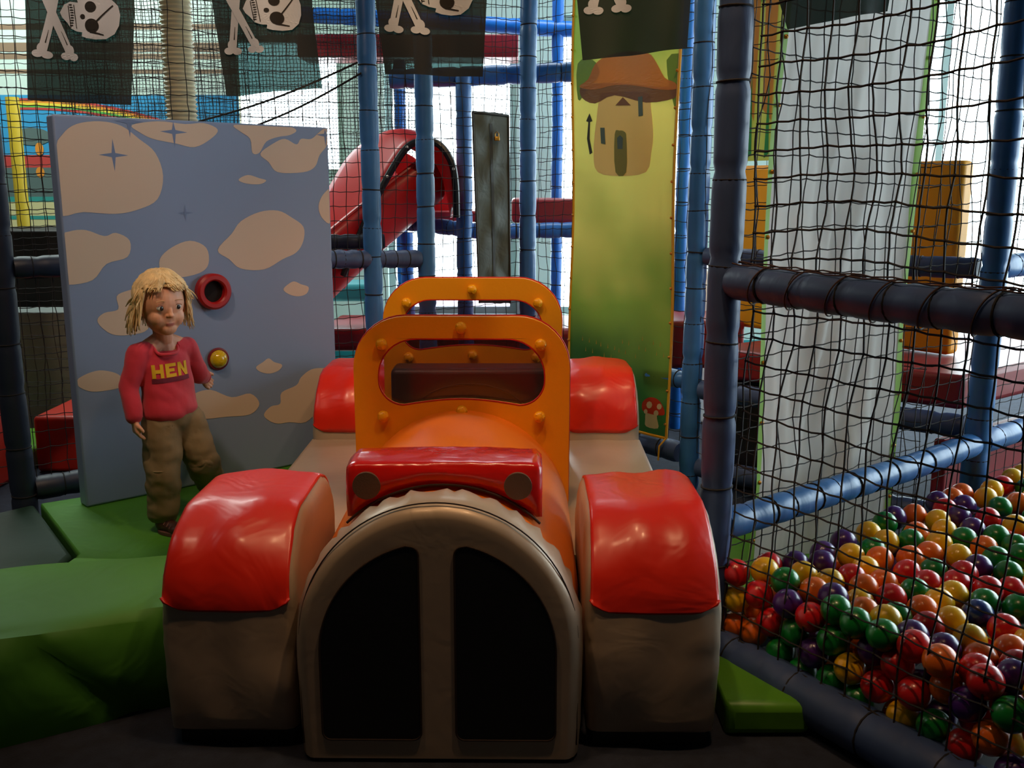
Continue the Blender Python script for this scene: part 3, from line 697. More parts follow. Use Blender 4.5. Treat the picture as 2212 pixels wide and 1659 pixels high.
clouds = [
    [(118, 330), (135, 290), (165, 268), (215, 262), (262, 272), (300, 300), (335, 330), (352, 380), (340, 430), (300, 452), (250, 462), (180, 458), (122, 458)],
    [(285, 270), (340, 262), (400, 268), (440, 266), (470, 280), (455, 300), (420, 318), (380, 310), (330, 300), (300, 285)],
    [(505, 270), (560, 268), (620, 272), (640, 282), (625, 292), (600, 296), (575, 306), (560, 330), (545, 330), (540, 300), (520, 285)],
    [(707, 275), (706, 312), (690, 335), (680, 360), (655, 372), (600, 372), (580, 350), (562, 332), (590, 310), (615, 300), (640, 312), (650, 300), (672, 300), (690, 285)],
    [(535, 378), (560, 385), (575, 390), (560, 398), (530, 396), (515, 388)],
    [(715, 412), (698, 420), (688, 445), (695, 470), (715, 480)],
    [(135, 515), (150, 500), (185, 497), (225, 510), (250, 503), (280, 520), (275, 555), (230, 570), (200, 605), (150, 615), (140, 605)],
    [(500, 505), (520, 478), (560, 458), (600, 455), (630, 470), (655, 490), (655, 520), (640, 545), (610, 560), (570, 582), (520, 580), (495, 560), (470, 540)],
    [(210, 692), (225, 676), (255, 668), (252, 640), (275, 628), (300, 625), (320, 640), (330, 680), (318, 712), (290, 722), (250, 724), (225, 712)],
    [(612, 625), (625, 612), (636, 608), (650, 614), (666, 620), (662, 634), (645, 640), (625, 636)],
    [(553, 793), (568, 782), (580, 774), (592, 782), (609, 788), (602, 800), (582, 807), (562, 803)],
    [(163, 825), (182, 810), (215, 800), (250, 806), (266, 820), (262, 835), (240, 842), (200, 846), (175, 838)],
    [(570, 895), (585, 878), (605, 872), (608, 848), (640, 832), (650, 815), (672, 798), (700, 795), (720, 800), (720, 870), (690, 885), (660, 912), (625, 912), (600, 915), (580, 908)],
    [(345, 560), (370, 535), (410, 520), (445, 535), (450, 570), (430, 590), (380, 600), (350, 590)],
    [(395, 870), (420, 850), (455, 842), (500, 858), (540, 850), (560, 872), (540, 895), (490, 900), (430, 905), (400, 890)],
]
for k, c in enumerate(clouds):
    mb = MB(); pts = [clampuv(puv(*p)) for p in smooth_closed(c, 4)]
    mb.sheet(pts, PP, 0.0012, 0, maxlen=.2); mb.build('cloud_print', M['cloud'], panel, smooth=False)
for (x, y, s) in ((245, 335, 30), (375, 285, 30), (278, 262, 30), (702, 292, 24), (400, 460, 18)):
    pts = []
    for k in range(8):
        w = pi / 4 * k; rr = s if k % 2 == 0 else s * .18; u, v = puv(x, y); pts.append(clampuv((u + rr * .0017 * cos(w), v + rr * .0017 * sin(w) * 1.1)))
    mb = MB(); mb.sheet(pts, PP, 0.0018, 0, maxlen=.2); mb.build('star_print', M['star'], panel, smooth=False)
fixn = None
# red porthole ring with dark tube
c = onplane(457, 629, PA, PN); cu, cv = (c - PA).dot(PU), (c - PA).z; RR = 0.068; ri = 0.041
mb = MB(); prof = [(ri, 0.002), (ri, .028), (ri + .006, .034), (RR - .008, .034), (RR, .026), (RR, 0.002)]
mb.grid(lambda u, v: (lambda r_, h_: PP(cu + r_ * cos(2 * pi * u), cv + r_ * sin(2 * pi * u), h_))(*prof[min(int(v * 5 + .001), 5)]), 48, 5, closed_u=True)
ph = mb.build('porthole_ring', M['ringred'], panel, angle=40); fixnormals(ph); ph['label'] = 'thick red ring round a dark peephole'
mb = MB(); mb.prism([(cu + (ri + .001) * cos(w), cv + (ri + .001) * sin(w)) for w in [2 * pi * i / 32 for i in range(32)]], lambda a, b, t: PP(a, b, t), .001, .006); fixnormals(mb.build('peephole', M['dark'], ph, smooth=False))
# yellow dome button
c = onplane(470, 775, PA, PN); cu, cv = (c - PA).dot(PU), (c - PA).z
mb = MB(); mb.ellipsoid(PP(cu, cv, .004), (.036, .036, .036), 24, 14); dm = mb.build('dome_button', M['dome'], panel); dm['label'] = 'glossy yellow dome button'
mb = MB(); mb.tube([PP(cu + .038 * cos(w), cv + .038 * sin(w), .006) for w in [2 * pi * i / 32 for i in range(32)]], .006, 8, closed=True); mb.build('button_ring', M['domering'], dm)

# ------------------------------------------------------------------ corrugated hose
h0 = atY(398, 330, 4.35); mb = MB(); pts = []; rs = []; NR = 92
for i in range(NR * 4 + 1):
    q = i / (NR * 4); z = 1.0 + 1.75 * q; bend = 0.045 * max(0, (q - .35) / .65) ** 1.6
    pts.append(V((h0.x + bend * .4 + (z - h0.z) * 0.0, h0.y, z))); rs.append(0.063 + 0.005 * sin(i * pi / 2))
mb.tube(pts, rs, 24); tag(mb.build('ribbed_hose', M['hose'], origin=pts[0], angle=80), 'cream ribbed hose rising to the ceiling behind the cloud panel', 'hose')

# ------------------------------------------------------------------ pirate flags
def ell(cx, cy, rx, ry, n=24, rot=0.0):
    return [(cx + rx * cos(w) * cos(rot) - ry * sin(w) * sin(rot), cy + rx * cos(w) * sin(rot) + ry * sin(w) * cos(rot)) for w in [2 * pi * i / n for i in range(n)]]
def thick(p, q, w0, w1):
    p, q = V(p), V(q); d = (q - p).normalized(); n = V((-d.y, d.x)); return [tuple(p + n * w0), tuple(q + n * w1), tuple(q - n * w1), tuple(p - n * w0)]
ART = []  # (layer, material, polygon) in photo pixels of the leftmost flag
for (s, e, lay) in (((97, 122), (137, -28), 1), ((152, 124), (92, -28), 2)):
    ART.append((lay, 1, thick(s, e, 8.5, 8.5)))
    for (p, sgn) in ((s, 1), (e, -1)):
        ART.append((lay, 1, ell(p[0] - 9, p[1] + sgn * 4 + 1, 11, 8, 16))); ART.append((lay, 1, ell(p[0] + 9, p[1] + sgn * 6 + 1, 11, 8, 16))); ART.append((lay, 1, ell(p[0], p[1] - sgn * 6, 10, 12, 16)))
    s2, e2 = V(s), V(e); m0 = s2.lerp(e2, .12); m1 = s2.lerp(e2, .3)
    ART.append((lay + .5, 2, thick((m0.x + 2, m0.y), (m1.x + 2, m1.y), 1.2, .4)))
ART.append((3, 1, [(262, 40), (258, 22), (246, 10), (226, 4), (205, 3), (188, 6), (176, 12), (178, 20), (160, 18), (146, 24), (136, 40), (140, 50), (150, 60), (158, 72), (172, 78), (186, 80), (184, 88), (196, 92), (216, 94), (236, 92), (252, 80), (260, 62)]))
ART.append((4, 2, ell(206, 28, 12, 11))); ART.append((4, 2, ell(208, 66, 15, 14)))
ART.append((4, 2, ell(188, 48, 6, 5, 12)))
ART.append((4, 2, thick((249, 22), (214, 62), 1.2, 1.6))); ART.append((4, 2, thick((204, 78), (232, 84), 2.2, 1)))
for k in range(9): ART.append((4, 2, ell(160 + 3 * sin(pi * k / 8), 24 + 5.2 * k, 4.5, 1.1, 8)))
ART.append((4, 2, thick((155, 26), (158, 70), .9, .9))); ART.append((4, 2, thick((168, 24), (172, 72), .9, .9)))
def flag(i, bl, br, tl, tr, Y, label):
    a, b = atY(*bl, Y), atY(*br, Y); ta, tb = atY(*tl, Y), atY(*tr, Y)
    ua = (ta - a).normalized(); ub = (tb - b).normalized(); H = 0.40; W_ = (b - a).length
    def S(u, v, off=0.0):
        uu = u / W_; p = (a + ua * v).lerp(b + ub * v, uu)
        wv = 0.010 * sin(uu * 7 + v * 6 + i * 2) + 0.006 * sin(uu * 13 - v * 9 + i) * (1 - v / H)
        return p + V((0, -1, 0)) * (wv + off) 
    t = thing('pirate_flag', label, 'flag', (a + ua * H).lerp(b + ub * H, .5))
    mb = MB(); mb.grid(lambda u, v: S(u * W_, v * H), 26, 34, mi=0)
    o = mb.build('cloth', M['flag'], t, angle=0)
    mb = MB(); sc = W_ / 222
    for (lay, m, poly) in ART:
        pts = [((x - 66) * sc, max(.001, (226 - y) * sc)) for x, y in poly]
        pts = [(min(max(x, 0), W_), min(z, H)) for x, z in pts]
        if len(pts) > 2: mb.sheet(pts, S, 0.001 + .0005 * lay, m - 1, maxlen=.012)
    mb.build('skull_print', [M['flagw'], M['flagl']], t, smooth=False)
    mb = MB(); mb.tube([S(W_ * k / 20, H, 0) for k in range(21)], .004, 6); mb.build('hem', M['flagl'], t)
FY = 2.42
flag(1, (66, 217), (287, 228), (52, 0), (287, 0), FY, 'black pirate flag hanging farthest left, whole skull and crossed bones showing')
flag(2, (489, 208), (695, 190), (455, 0), (672, 0), FY, 'black pirate flag just right of the ribbed hose, see-through bottom hem')
flag(3, (832, 160), (1043, 166), (812, 0), (1052, 0), FY, 'black pirate flag in the middle, hiding the top of the pale blue post')
flag(4, (1258, 131), (1484, 105), (1246, 0), (1492, 0), FY, 'black pirate flag over the top of the green banner')
flag(5, (1704, 62), (1922, 22), (1686, 0), (1926, 0), FY, 'black pirate flag over the top of the white banner')
mb = MB(); mb.tube([V((-1.8 + 3.6 * k / 40, FY, 1.735 + .012 * sin(k * 1.0))) for k in range(41)], .003, 6); tag(mb.build('bunting_line', M['cord']), 'thin dark line stretched overhead that holds the pirate flags', 'cord')

# ------------------------------------------------------------------ tall green banner (plain fairground scene)
gm = gradient_mat('banner_print', [(0.0, srgb(30, 70, 30)), (.15, srgb(48, 96, 40)), (.34, srgb(130, 162, 62)), (.5, srgb(222, 212, 104)), (.72, srgb(242, 226, 108)), (.85, srgb(150, 180, 60)), (1, srgb(130, 170, 60))], .1, 2.1)
BN = E1.cross(UP) * 1.0; BN = V((-0.8, -0.6, 0))
B0 = C + E2 * 0.24 - E1 * .03; bl_ = onplane(1232, 850, B0, BN); br_ = onplane(1441, 947, B0, BN)
b_u0 = (bl_ - B0).dot(E2); b_u1 = (br_ - B0).dot(E2)
BW = b_u1 - b_u0; BZ0, BZ1 = br_.z, 2.25
ban = thing('hanging_banner', 'tall green and yellow banner printed with a brown toadstool house', 'banner', B0 + E2 * b_u0 + UP * BZ0)
def BP(u, v, off=0.0):  # u 0..BW, v metres above bottom
    return B0 + E2 * (b_u0 + u) + UP * (BZ0 + v) + BN * (off + .008 * sin(v * 5 + u * 4) + .004 * sin(u * 16))
def buv(px, py):
    p = onplane(px, py, B0, BN); return (min(max((p - B0).dot(E2) - b_u0, .004), BW - .004), max(p.z - BZ0, .004))
mb = MB(); mb.grid(lambda u, v: BP(u * BW, v * (BZ1 - BZ0)), 20, 60); o = mb.build('cloth', gm, ban, angle=0)
PM = [translucent(x, .3) for x in [mat('print_cap', srgb(222, 140, 60), .5), mat('print_capshade', srgb(140, 96, 64), .5), mat('print_wall', srgb(246, 216, 156), .5), mat('print_door', srgb(150, 150, 80), .5),
      mat('print_win', srgb(100, 124, 120), .5), mat('print_red', srgb(205, 60, 36), .5), mat('print_white', srgb(225, 210, 170), .5), mat('print_dark', srgb(60, 60, 50), .5), mat('print_leaf', srgb(126, 160, 60), .5), mat('print_glow', srgb(190, 150, 60), .5)]]
mb = MB()
def bp(poly, lay, m, sm=3):
    pts = [buv(*p) for p in (smooth_closed(poly, sm) if sm else poly)]
    mb.sheet(pts, lambda a, b, t: BP(a, b, t), .001 + .0006 * lay, m, maxlen=.06)
bp([(1252, 138), (1285, 130), (1300, 160), (1270, 200), (1252, 215)], 0, 8); bp([(1440, 130), (1478, 128), (1476, 260), (1460, 240)], 0, 8)
bp([(1300, 210), (1315, 200), (1400, 200), (1410, 230), (1416, 290), (1412, 330), (1400, 372), (1340, 380), (1292, 372), (1284, 330), (1292, 260)], 1, 2)
bp([(1258, 190), (1280, 182), (1340, 180), (1420, 188), (1460, 190), (1458, 212), (1400, 222), (1330, 206), (1290, 224), (1262, 212)], 2, 1)
bp([(1256, 188), (1276, 172), (1290, 140), (1312, 122), (1350, 112), (1400, 114), (1420, 135), (1438, 168), (1458, 178), (1462, 192), (1430, 194), (1380, 186), (1330, 184), (1290, 194)], 3, 0)
bp([(1330, 290), (1340, 282), (1352, 285), (1356, 300), (1354, 372), (1330, 372)], 3, 3); bp([(1335, 298), (1342, 292), (1348, 298), (1347, 322), (1336, 322)], 4, 4, 0)
bp([(1382, 210), (1392, 208), (1394, 250), (1384, 252)], 3, 4, 0); bp([(1300, 276), (1309, 276), (1310, 312), (1301, 310)], 3, 4, 0)
bp([(1332, 228), (1348, 210), (1366, 228)], 3, 1, 0)
bp([(1270, 262), (1278, 245), (1284, 262), (1279, 264), (1277, 300), (1282, 330), (1276, 334), (1271, 300), (1275, 264)], 2, 7, 0)
mb.build('toadstool_house_print', PM, ban, smooth=False); mb = MB()
# grass band glints, small red toadstool
for k in range(22):
    x = 1262 + (k * 37) % 178; y = 735 + (k * 13) % 42; bp([(x, y), (x + .8, y - 11), (x + 1.6, y)], 1, 9, 0)
mb.build('grass_glint_print', PM, ban, smooth=False); mb = MB()
bp([(1398, 905), (1400, 890), (1418, 888), (1422, 905), (1424, 925), (1400, 920)], 1, 6)
bp([(1392, 885), (1392, 868), (1405, 858), (1422, 862), (1434, 880), (1436, 896), (1420, 896), (1404, 892)], 2, 5)
for (x, y, s) in ((1406, 874, 6), (1426, 878, 5), (1399, 888, 4), (1420, 892, 5)): bp([(x + s * cos(w), y + s * 1.3 * sin(w)) for w in [pi / 4 * k for k in range(8)]], 3, 6, 0)
mb.build('spotted_toadstool_print', PM, ban, smooth=False)
hem = mat('yellow_hem', srgb(214, 160, 30), .5)
mb = MB(); mb.tube([BP(0, (BZ1 - BZ0) * k / 40, .002) for k in range(41)], .006, 6); mb.tube([BP(BW, (BZ1 - BZ0) * k / 40, .002) for k in range(41)], .006, 6); mb.tube([BP(BW * k / 20, 0, .002) for k in range(21)], .006, 6)
mb.build('yellow_hem', hem, ban)
for k in range(15):
    for u in (0.004, BW - .004): mb = MB(); mb.ellipsoid(BP(u, .06 + k * .14, .009), .006, 8, 6); mb.build('eyelet', M['eyelet'], ban)
mb = MB(); mb.tube([BP(BW, 0, .005), BP(BW - .01, -.03, .03), BP(BW - .012, -.09, .03)], .004, 6); mb.build('cord_tie', hem, ban)

# ------------------------------------------------------------------ white banner behind the pit
WB0 = P1 - E2 * 0.12; WN_ = E1.cross(UP); WN_ = E2.copy()
def wuv(px, py): p = onplane(px, py, WB0, WN_); return ((p - WB0).dot(E1), p.z)
ub0 = wuv(1622, 1180)[0]; ub1 = wuv(1905, 1130)[0]; ut0 = wuv(1700, 20)[0]; ut1 = wuv(2016, 20)[0]
def WP(u, v, off=0.0):
    z = 0.12 + v * 2.4; e0 = ub0 + (ut0 - ub0) * (v / .8) + .012 * sin(v * 11); e1 = ub1 + (ut1 - ub1) * (v / .8) + .016 * sin(v * 9 + 1)
    x = e0 + (e1 - e0) * u
    w = .012 * sin(u * 5 + v * 3) * sin(pi * u) + .028 * abs(noise.noise(V((u * 2.6 + v * 3.3, v * 2.6 - u, 4)))) * sin(pi * u) + .030 * (1 - abs(noise.noise(V((u * 5 - v * 6, v * 3.2 + u * 1.5, 8)))) * 2) * sin(pi * u) + .012 * noise.noise(V((u * 16 - v * 4, v * 5, 1)))
    return WB0 + E1 * x + UP * z - E2 * (w) + E2 * off
wb = thing('hanging_banner', 'creased white cloth banner with a lime green border behind the pit net', 'banner', WP(.5, 0))
mb = MB(); mb.grid(lambda u, v: WP(u, v), 40, 90); mb.build('cloth', M['whitecloth'], wb, angle=0)
mb = MB()
for s0, s1 in ((-.035, .012), (.988, 1.035)): mb.grid(lambda u, v, s0=s0, s1=s1: WP(s0 + (s1 - s0) * u, v, .0025), 2, 90)
mb.build('green_border', M['limehem'], wb, angle=0)
for k in range(14):
    for u in (-.01, 1.01): mb = MB(); mb.ellipsoid(WP(u, .05 + k * .07, .006), .006, 8, 6); mb.build('eyelet', M['eyelet'], wb)

# ------------------------------------------------------------------ maroon deck, orange board, murals behind the pit
def obox(name, label, cat, p, q, dep_dir, depth, z0, z1, m, bevel=.01):
    p, q = V(p), V(q); dd = V(dep_dir) * depth
    pts = [(p.x, p.y), (q.x, q.y), (q.x + dd.x, q.y + dd.y), (p.x + dd.x, p.y + dd.y)]
    mb = MB(); mb.prism(pts, lambda a, b, t: V((a, b, t)), z1, z0); o = mb.build(name, m, bevel=bevel, origin=(p.x, p.y, z0), angle=40); fixnormals(o); tag(o, label, cat); return o
obox('raised_deck', 'maroon vinyl covered deck behind the white banner', 'deck', F + E1 * .06, P2 + E1 * .06 - E2 * .1, E1, 1.1, .46, .58, M['maroon'], .02)
obox('deck_board', 'dark red board under the bright rail at the right edge', 'board', P2 + E1 * .08 - E2 * .15, P2 + E1 * 1.0 - E2 * .15, -E2, .05, 0.05, .34, M['maroon'])
obox('under_deck_shade', 'black sheet standing for the shade under the maroon deck', 'board', F + E1 * .12 + E2 * .05, P2 + E1 * .12 - E2 * .4, E1, .03, 0.0, .455, M['blackv'])  # black sheet put in for the shade below the deck
bb = F + E1 * .62
obox('padded_board', 'tall orange padded board standing on the maroon deck', 'board', bb - E2 * .42, bb + E2 * .72, E1, .08, .585, 1.31, M['orangeb'], .02)
# backlit mural above the orange board
mu = thing('mural_banner', 'green and orange printed strip beside the near pit post top', 'banner', bb + UP * 1.33)
def MP(u, v, off=0): return bb + E2 * u + UP * v - E1 * off + E1 * .02
MM = [translucent(mat('mural_' + n, srgb(*[q * .8 for q in c]), .5), .35) for n, c in (('lime', (150, 215, 90)), ('orange', (250, 165, 80)), ('cream', (236, 240, 150)), ('teal', (40, 170, 120)), ('blue', (30, 90, 170)))]
mb = MB(); mb.prism([(-.45, 1.33), (.06, 1.33), (.06, 2.4), (-.45, 2.4)], MP, 0, -.004, 2)
mb.sheet([(-.45, 2.0), (.06, 2.0), (.06, 2.26), (-.45, 2.26)], MP, .002, 0); mb.sheet([(-.45, 2.26), (.06, 2.26), (.06, 2.4), (-.45, 2.4)], MP, .002, 4)
for k in range(5):
    x = -.42 + k * .095; mb.sheet([(x, 1.55 + .05 * (k % 2)), (x + .05, 1.5), (x + .06, 2.08), (x + .02, 2.15), (x - .01, 2.0)], MP, .003, 1)
    mb.sheet([(x + .02, 1.34), (x + .045, 1.36), (x + .03, 1.72)], MP, .004, 3)
mb.build('printed_sheet', MM, mu, smooth=False)

# ------------------------------------------------------------------ upper decks seen in the middle
def ybox(name, label, cat, x0, x1, y0, y1, z0, z1, m, bevel=.01):
    mb = MB(); mb.box(((x0 + x1) / 2, (y0 + y1) / 2, (z0 + z1) / 2), (x1 - x0, y1 - y0, z1 - z0)); o = mb.build(name, m, bevel=bevel, angle=40); tag(o, label, cat); return o
p = atY(1105, 482, 5.35); q = atY(1262, 426, 6.2)
ybox('raised_deck', 'red vinyl deck washed pink by the window, right of the grey zip flap', 'deck', p.x, p.x + .62, 5.36, 6.2, p.z + .0, p.z + .13, M['maroon'], .02)
p = atY(855, 472, 5.3)
ybox('raised_deck', 'narrow dark red deck edge behind the pale blue post', 'deck', p.x, p.x + .45, 5.3, 5.9, p.z - .02, p.z + .04, M['maroon'])
p = atY(640, 75, 6.0); q = atY(1120, 108, 6.0)
ybox('raised_deck', 'highest dark maroon deck edge below the bright blue beam', 'deck', p.x, q.x, 6.0, 6.3, q.z - .04, q.z + .09, M['maroon'])
p = atY(740, 700, 5.0)
ybox('raised_deck', 'low maroon bench seen through the car windscreens', 'bench', -1.0, .75, 5.0, 5.6, .38, .5, M['maroon'], .03)
p = F - E1 * 0
ybox('raised_deck', 'maroon block behind the blue post right of the green banner', 'soft play block', .72, 1.06, 4.4, 4.8, .4, .62, M['maroon'], .02)
ybox('foam_block', 'white topped block seen right of the green banner', 'soft play block', .78, 1.2, 5.0, 5.5, 0.0, .8, M['white'], .02)

# ------------------------------------------------------------------ grey zip flap with padlock
fl = thing('zip_flap', 'long dark grey zipped flap hanging between blue posts with a brass padlock', 'zip flap', atY(1060, 650, 4.45))
def FP(u, v, off=0):
    a = atY(1021, 242, 4.40); b = atY(1098, 250, 4.54); c = atY(1036, 655, 4.40); d = atY(1102, 655, 4.54)
    p = (a.lerp(b, u)).lerp(c.lerp(d, u), v)
    w = .012 * noise.noise(V((u * 2.5, v * 9, 2))) + .006 * sin(v * 20 + u * 5) * sin(pi * u)
    return p + V((0, -1, 0)) * (w + off)
mb = MB(); mb.grid(lambda u, v: FP(u, v), 16, 60, flip=True); o = mb.build('flap_cloth', M['greyflap'], fl, angle=0); s = o.modifiers.new('t', 'SOLIDIFY'); s.thickness = .004
mb = MB()
for u in (0, 1): mb.tube([FP(u, k / 40, .001) for k in range(41)], .005, 6)
mb.tube([FP(k / 12, 0, .001) for k in range(13)], .006, 6); mb.build('binding', M['dkflap'], fl)
mb = MB(); mb.grid(lambda u, v: FP(.47 + .07 * u, .05 + .95 * v, .005), 2, 60, flip=True); mb.build('zip', M['dkflap'], fl, angle=0)
lk = MB(); c = FP(.66, .125, .02); lk.box(c, (.024, .012, .018), 0.3); l = lk.build('padlock', M['brass'], fl, bevel=.003); l['label'] = 'small brass padlock'
lk = MB(); lk.tube([c + V((-.008, 0, .008)), c + V((-.008, 0, .022)), c + V((0, 0, .030)), c + V((.008, 0, .022)), c + V((.008, 0, .008))], .002, 6); lk.build('shackle', M['brass'], l)

# ------------------------------------------------------------------ red slide
sl = thing('curved_slide', 'red plastic slide with a black rubber edged arch between blue posts', 'slide', atY(850, 600, 5.0))
def arc_px(pts, Y, n=6):
    P = [V((*p,)) for p in pts]; out = []
    for i in range(len(P) - 1):
        p0, p1, p2, p3 = P[max(i - 1, 0)], P[i], P[i + 1], P[min(i + 2, len(P) - 1)]
        for j in range(n):
            t = j / n; q = 0.5 * ((2 * p1) + (-p0 + p2) * t + (2 * p0 - 5 * p1 + 4 * p2 - p3) * t * t + (-p0 + 3 * p1 - 3 * p2 + p3) * t ** 3); out.append(q)
    out.append(P[-1]); return out
front = arc_px([(742, 596), (780, 500), (812, 430), (850, 360), (880, 318), (912, 305), (948, 312), (975, 350), (984, 400), (986, 470)], 0)
back = arc_px([(690, 440), (715, 400), (745, 350), (775, 318), (810, 300), (850, 302), (885, 318), (925, 345), (960, 400), (975, 470)], 0)
Fp = [atY(p.x, p.y, 4.75) for p in front]; Bp = [atY(p.x, p.y, 5.2) for p in back]
mb = MB(); mb.grid(lambda u, v: Fp[min(int(u * (len(Fp) - 1) + .5), len(Fp) - 1)].lerp(Bp[min(int(u * (len(Bp) - 1) + .5), len(Bp) - 1)], v) + UP * .05 * sin(pi * v), len(Fp) - 1, 8)
o = mb.build('slide_hood', M['slide'], sl, angle=70); s = o.modifiers.new('t', 'SOLIDIFY'); s.thickness = .012; s.offset = 0
mb = MB(); mb.tube(Fp, .017, 8); mb.build('rubber_edge', M['rubber'], sl)
mb = MB()
for k in (16, 24, 30, 44): mb.ellipsoid(Fp[min(k, len(Fp) - 1)] + V((0, -.016, 0)), .007, 8, 6)
mb.build('edge_bolts', M['white'], sl)
# chute: curved trough going down left
mb = MB()
def chute(u, v):
    c0 = atY(930, 420, 5.2); c1 = atY(760, 560, 4.95); c2 = atY(620, 720, 4.9); t = v
    c = c0 * (1 - t) ** 2 + c1 * 2 * t * (1 - t) + c2 * t * t; w = pi * (u - .5) * 1.1
    d = ((c1 - c0) * (1 - t) + (c2 - c1) * t).normalized(); side = d.cross(UP).normalized(); up = side.cross(d)
    return c + side * sin(w) * .24 - up * (cos(w) * .24 - .2)
mb.grid(chute, 16, 30); o = mb.build('chute', M['slide'], sl, angle=70); s = o.modifiers.new('t', 'SOLIDIFY'); s.thickness = .01
mb = MB(); 
for u in (0, 1): mb.tube([chute(u, k / 30) for k in range(31)], .012, 8)
mb.build('chute_rim', M['slide'], sl)
# red side panel of the slide
side_px = [(718, 640), (718, 398), (745, 348), (775, 318), (812, 306), (850, 318), (880, 335), (905, 360), (950, 400), (975, 470), (868, 466), (845, 490), (800, 560), (770, 588), (742, 600)]
mb = MB(); pl = [atY(x, y, 5.05) for x, y in side_px]; mb.prism([(p.x, p.z) for p in pl], lambda a, b, t: V((a, t, b)), 5.40, 5.43); fixnormals(mb.build('side_wall', M['slide'], sl, bevel=.004))

# turquoise play table and pale floor mats behind the slide
tt = thing('play_table', 'turquoise low play table behind the net near the cloud panel', 'table', atY(760, 700, 5.8))
mb = MB(); p = atY(760, 640, 5.8); mb.box((p.x - .1, 5.8, .62), (.5, .35, .1)); mb.build('table_top', M['teal'], tt, bevel=.03)
for dx in (-.25, .15):
    mb = MB(); mb.tube([V((p.x - .05 + dx, 5.8, 0)), V((p.x - .05 + dx, 5.8, .57))], .03, 12); mb.build('leg', M['teal'], tt)
ybox('floor_pad', 'pale grey floor pad behind the net between panel and posts', 'mat', -2.9, -.1, 5.2, 6.5, .0, .06, M['white'])

# ------------------------------------------------------------------ left background: seaside mural, posts and blocks
mu = thing('seaside_mural', 'painted seaside mural with rainbow stripes high at the left edge', 'mural', (-3.0, 6.1, .9))
MUY = 6.1
def mp(a, b, t): return V((a, MUY - t, b))
ML = [mat('m_' + n, srgb(*c), .6) for n, c in (('blue', (60, 160, 210)), ('red', (200, 70, 64)), ('org', (236, 150, 50)), ('yel', (240, 214, 70)), ('grn', (90, 180, 80)), ('grey', (96, 116, 112)), ('sand', (226, 218, 160)), ('teal', (60, 160, 150)), ('white', (214, 232, 220)), ('brown', (146, 120, 96)))]
x0, x1 = atY(-60, 300, MUY).x, atY(520, 300, MUY).x
mb = MB()
def band(ya, yb, m, lay=1, xa=None, xb=None):
    za, zb = atY(60, yb, MUY).z, atY(60, ya, MUY).z; xa = x0 if xa is None else atY(xa, 300, MUY).x; xb = x1 if xb is None else atY(xb, 300, MUY).x
    mb.sheet([(xa, za), (xb, za), (xb, zb), (xa, zb)], mp, .001 * lay, m, maxlen=3)
za, zb = atY(60, 560, MUY).z, atY(60, -30, MUY).z
mb.prism([(x0, za), (x1, za), (x1, zb), (x0, zb)], mp, 0, -.04, 6)
band(205, 335, 0); band(335, 362, 1); band(362, 425, 5); band(425, 436, 7); band(466, 474, 7); band(512, 545, 8); band(-30, 205, 8)
for k, ya in enumerate((52, 92, 116, 150)): band(ya, ya + (12, 20, 12, 9)[k], 9, 2)
for k, m in enumerate((1, 2, 3, 4, 1)):
    ya = 212 + k * 5
    pts = [(atY(x, ya + ((x - 60) / 330) ** 2 * 60, MUY).x, atY(x, ya + ((x - 60) / 330) ** 2 * 60, MUY).z) for x in range(20, 420, 20)]
    pts += [(atY(x, ya + 5 + ((x - 60) / 330) ** 2 * 60, MUY).x, atY(x, ya + 5 + ((x - 60) / 330) ** 2 * 60, MUY).z) for x in range(400, 0, -20)]
    mb.sheet(pts, mp, .003, m, maxlen=.3)
for (x, y, rx, ry, m) in ((70, 295, 40, 18, 5), (100, 390, 50, 24, 5), (86, 322, 9, 13, 2), (88, 372, 9, 11, 2), (190, 300, 60, 24, 5)):
    c = atY(x, y, MUY); s = MUY / FPX; mb.sheet(ell(c.x, c.z, rx * s, ry * s, 20), mp, .004 if m != 2 else .006, m, maxlen=.3)
fixnormals(mb.build('painted_board', ML, mu, smooth=False))
pc = atY(42, 380, 5.6)
mb = MB(); a = atY(18, 210, 5.6); b = atY(42, 535, 5.6); mb.tube([V((pc.x, 5.6, 0)), V((pc.x, 5.6, a.z))], .035, 14); tag(mb.build('yellow_pole', M['yel'], origin=(pc.x, 5.6, 0)), 'yellow pole in front of the seaside mural at far left', 'pole')
ybox('counter', 'white topped counter with dark front behind the net at far left', 'counter', -3.4, -2.1, 5.1, 5.6, .0, 1.0, mat('counter_dark', srgb(40, 38, 36), .6), .01)
ybox('counter', 'grey cabinet with a white edge low behind the net at left', 'counter', -3.0, -1.75, 4.75, 4.95, .0, .62, mat('grey_cab', srgb(120, 126, 122), .6), .01)
ybox('foam_block', 'red padded block low behind the net left of the cloud panel', 'soft play block', -2.06, -1.5, 4.08, 4.5, .0, .25, mat('red_block', srgb(190, 46, 30), .4), .02)
ybox('foam_block', 'bright green low block beside the red one left of the cloud panel', 'soft play block', -2.7, -2.09, 4.1, 4.5, .0, .10, M['green2'], .02)
ybox('foam_block', 'red and orange padded block at the very left edge behind the post', 'soft play block', -2.62, -2.1, 3.75, 4.05, .0, .50, mat('red_block2', srgb(190, 46, 30), .4), .02)
ybox('padded_board', 'orange padded board at the very left edge above the red block', 'board', -2.57, -2.15, 3.96, 4.04, .50, .80, M['orangeb'], .02)

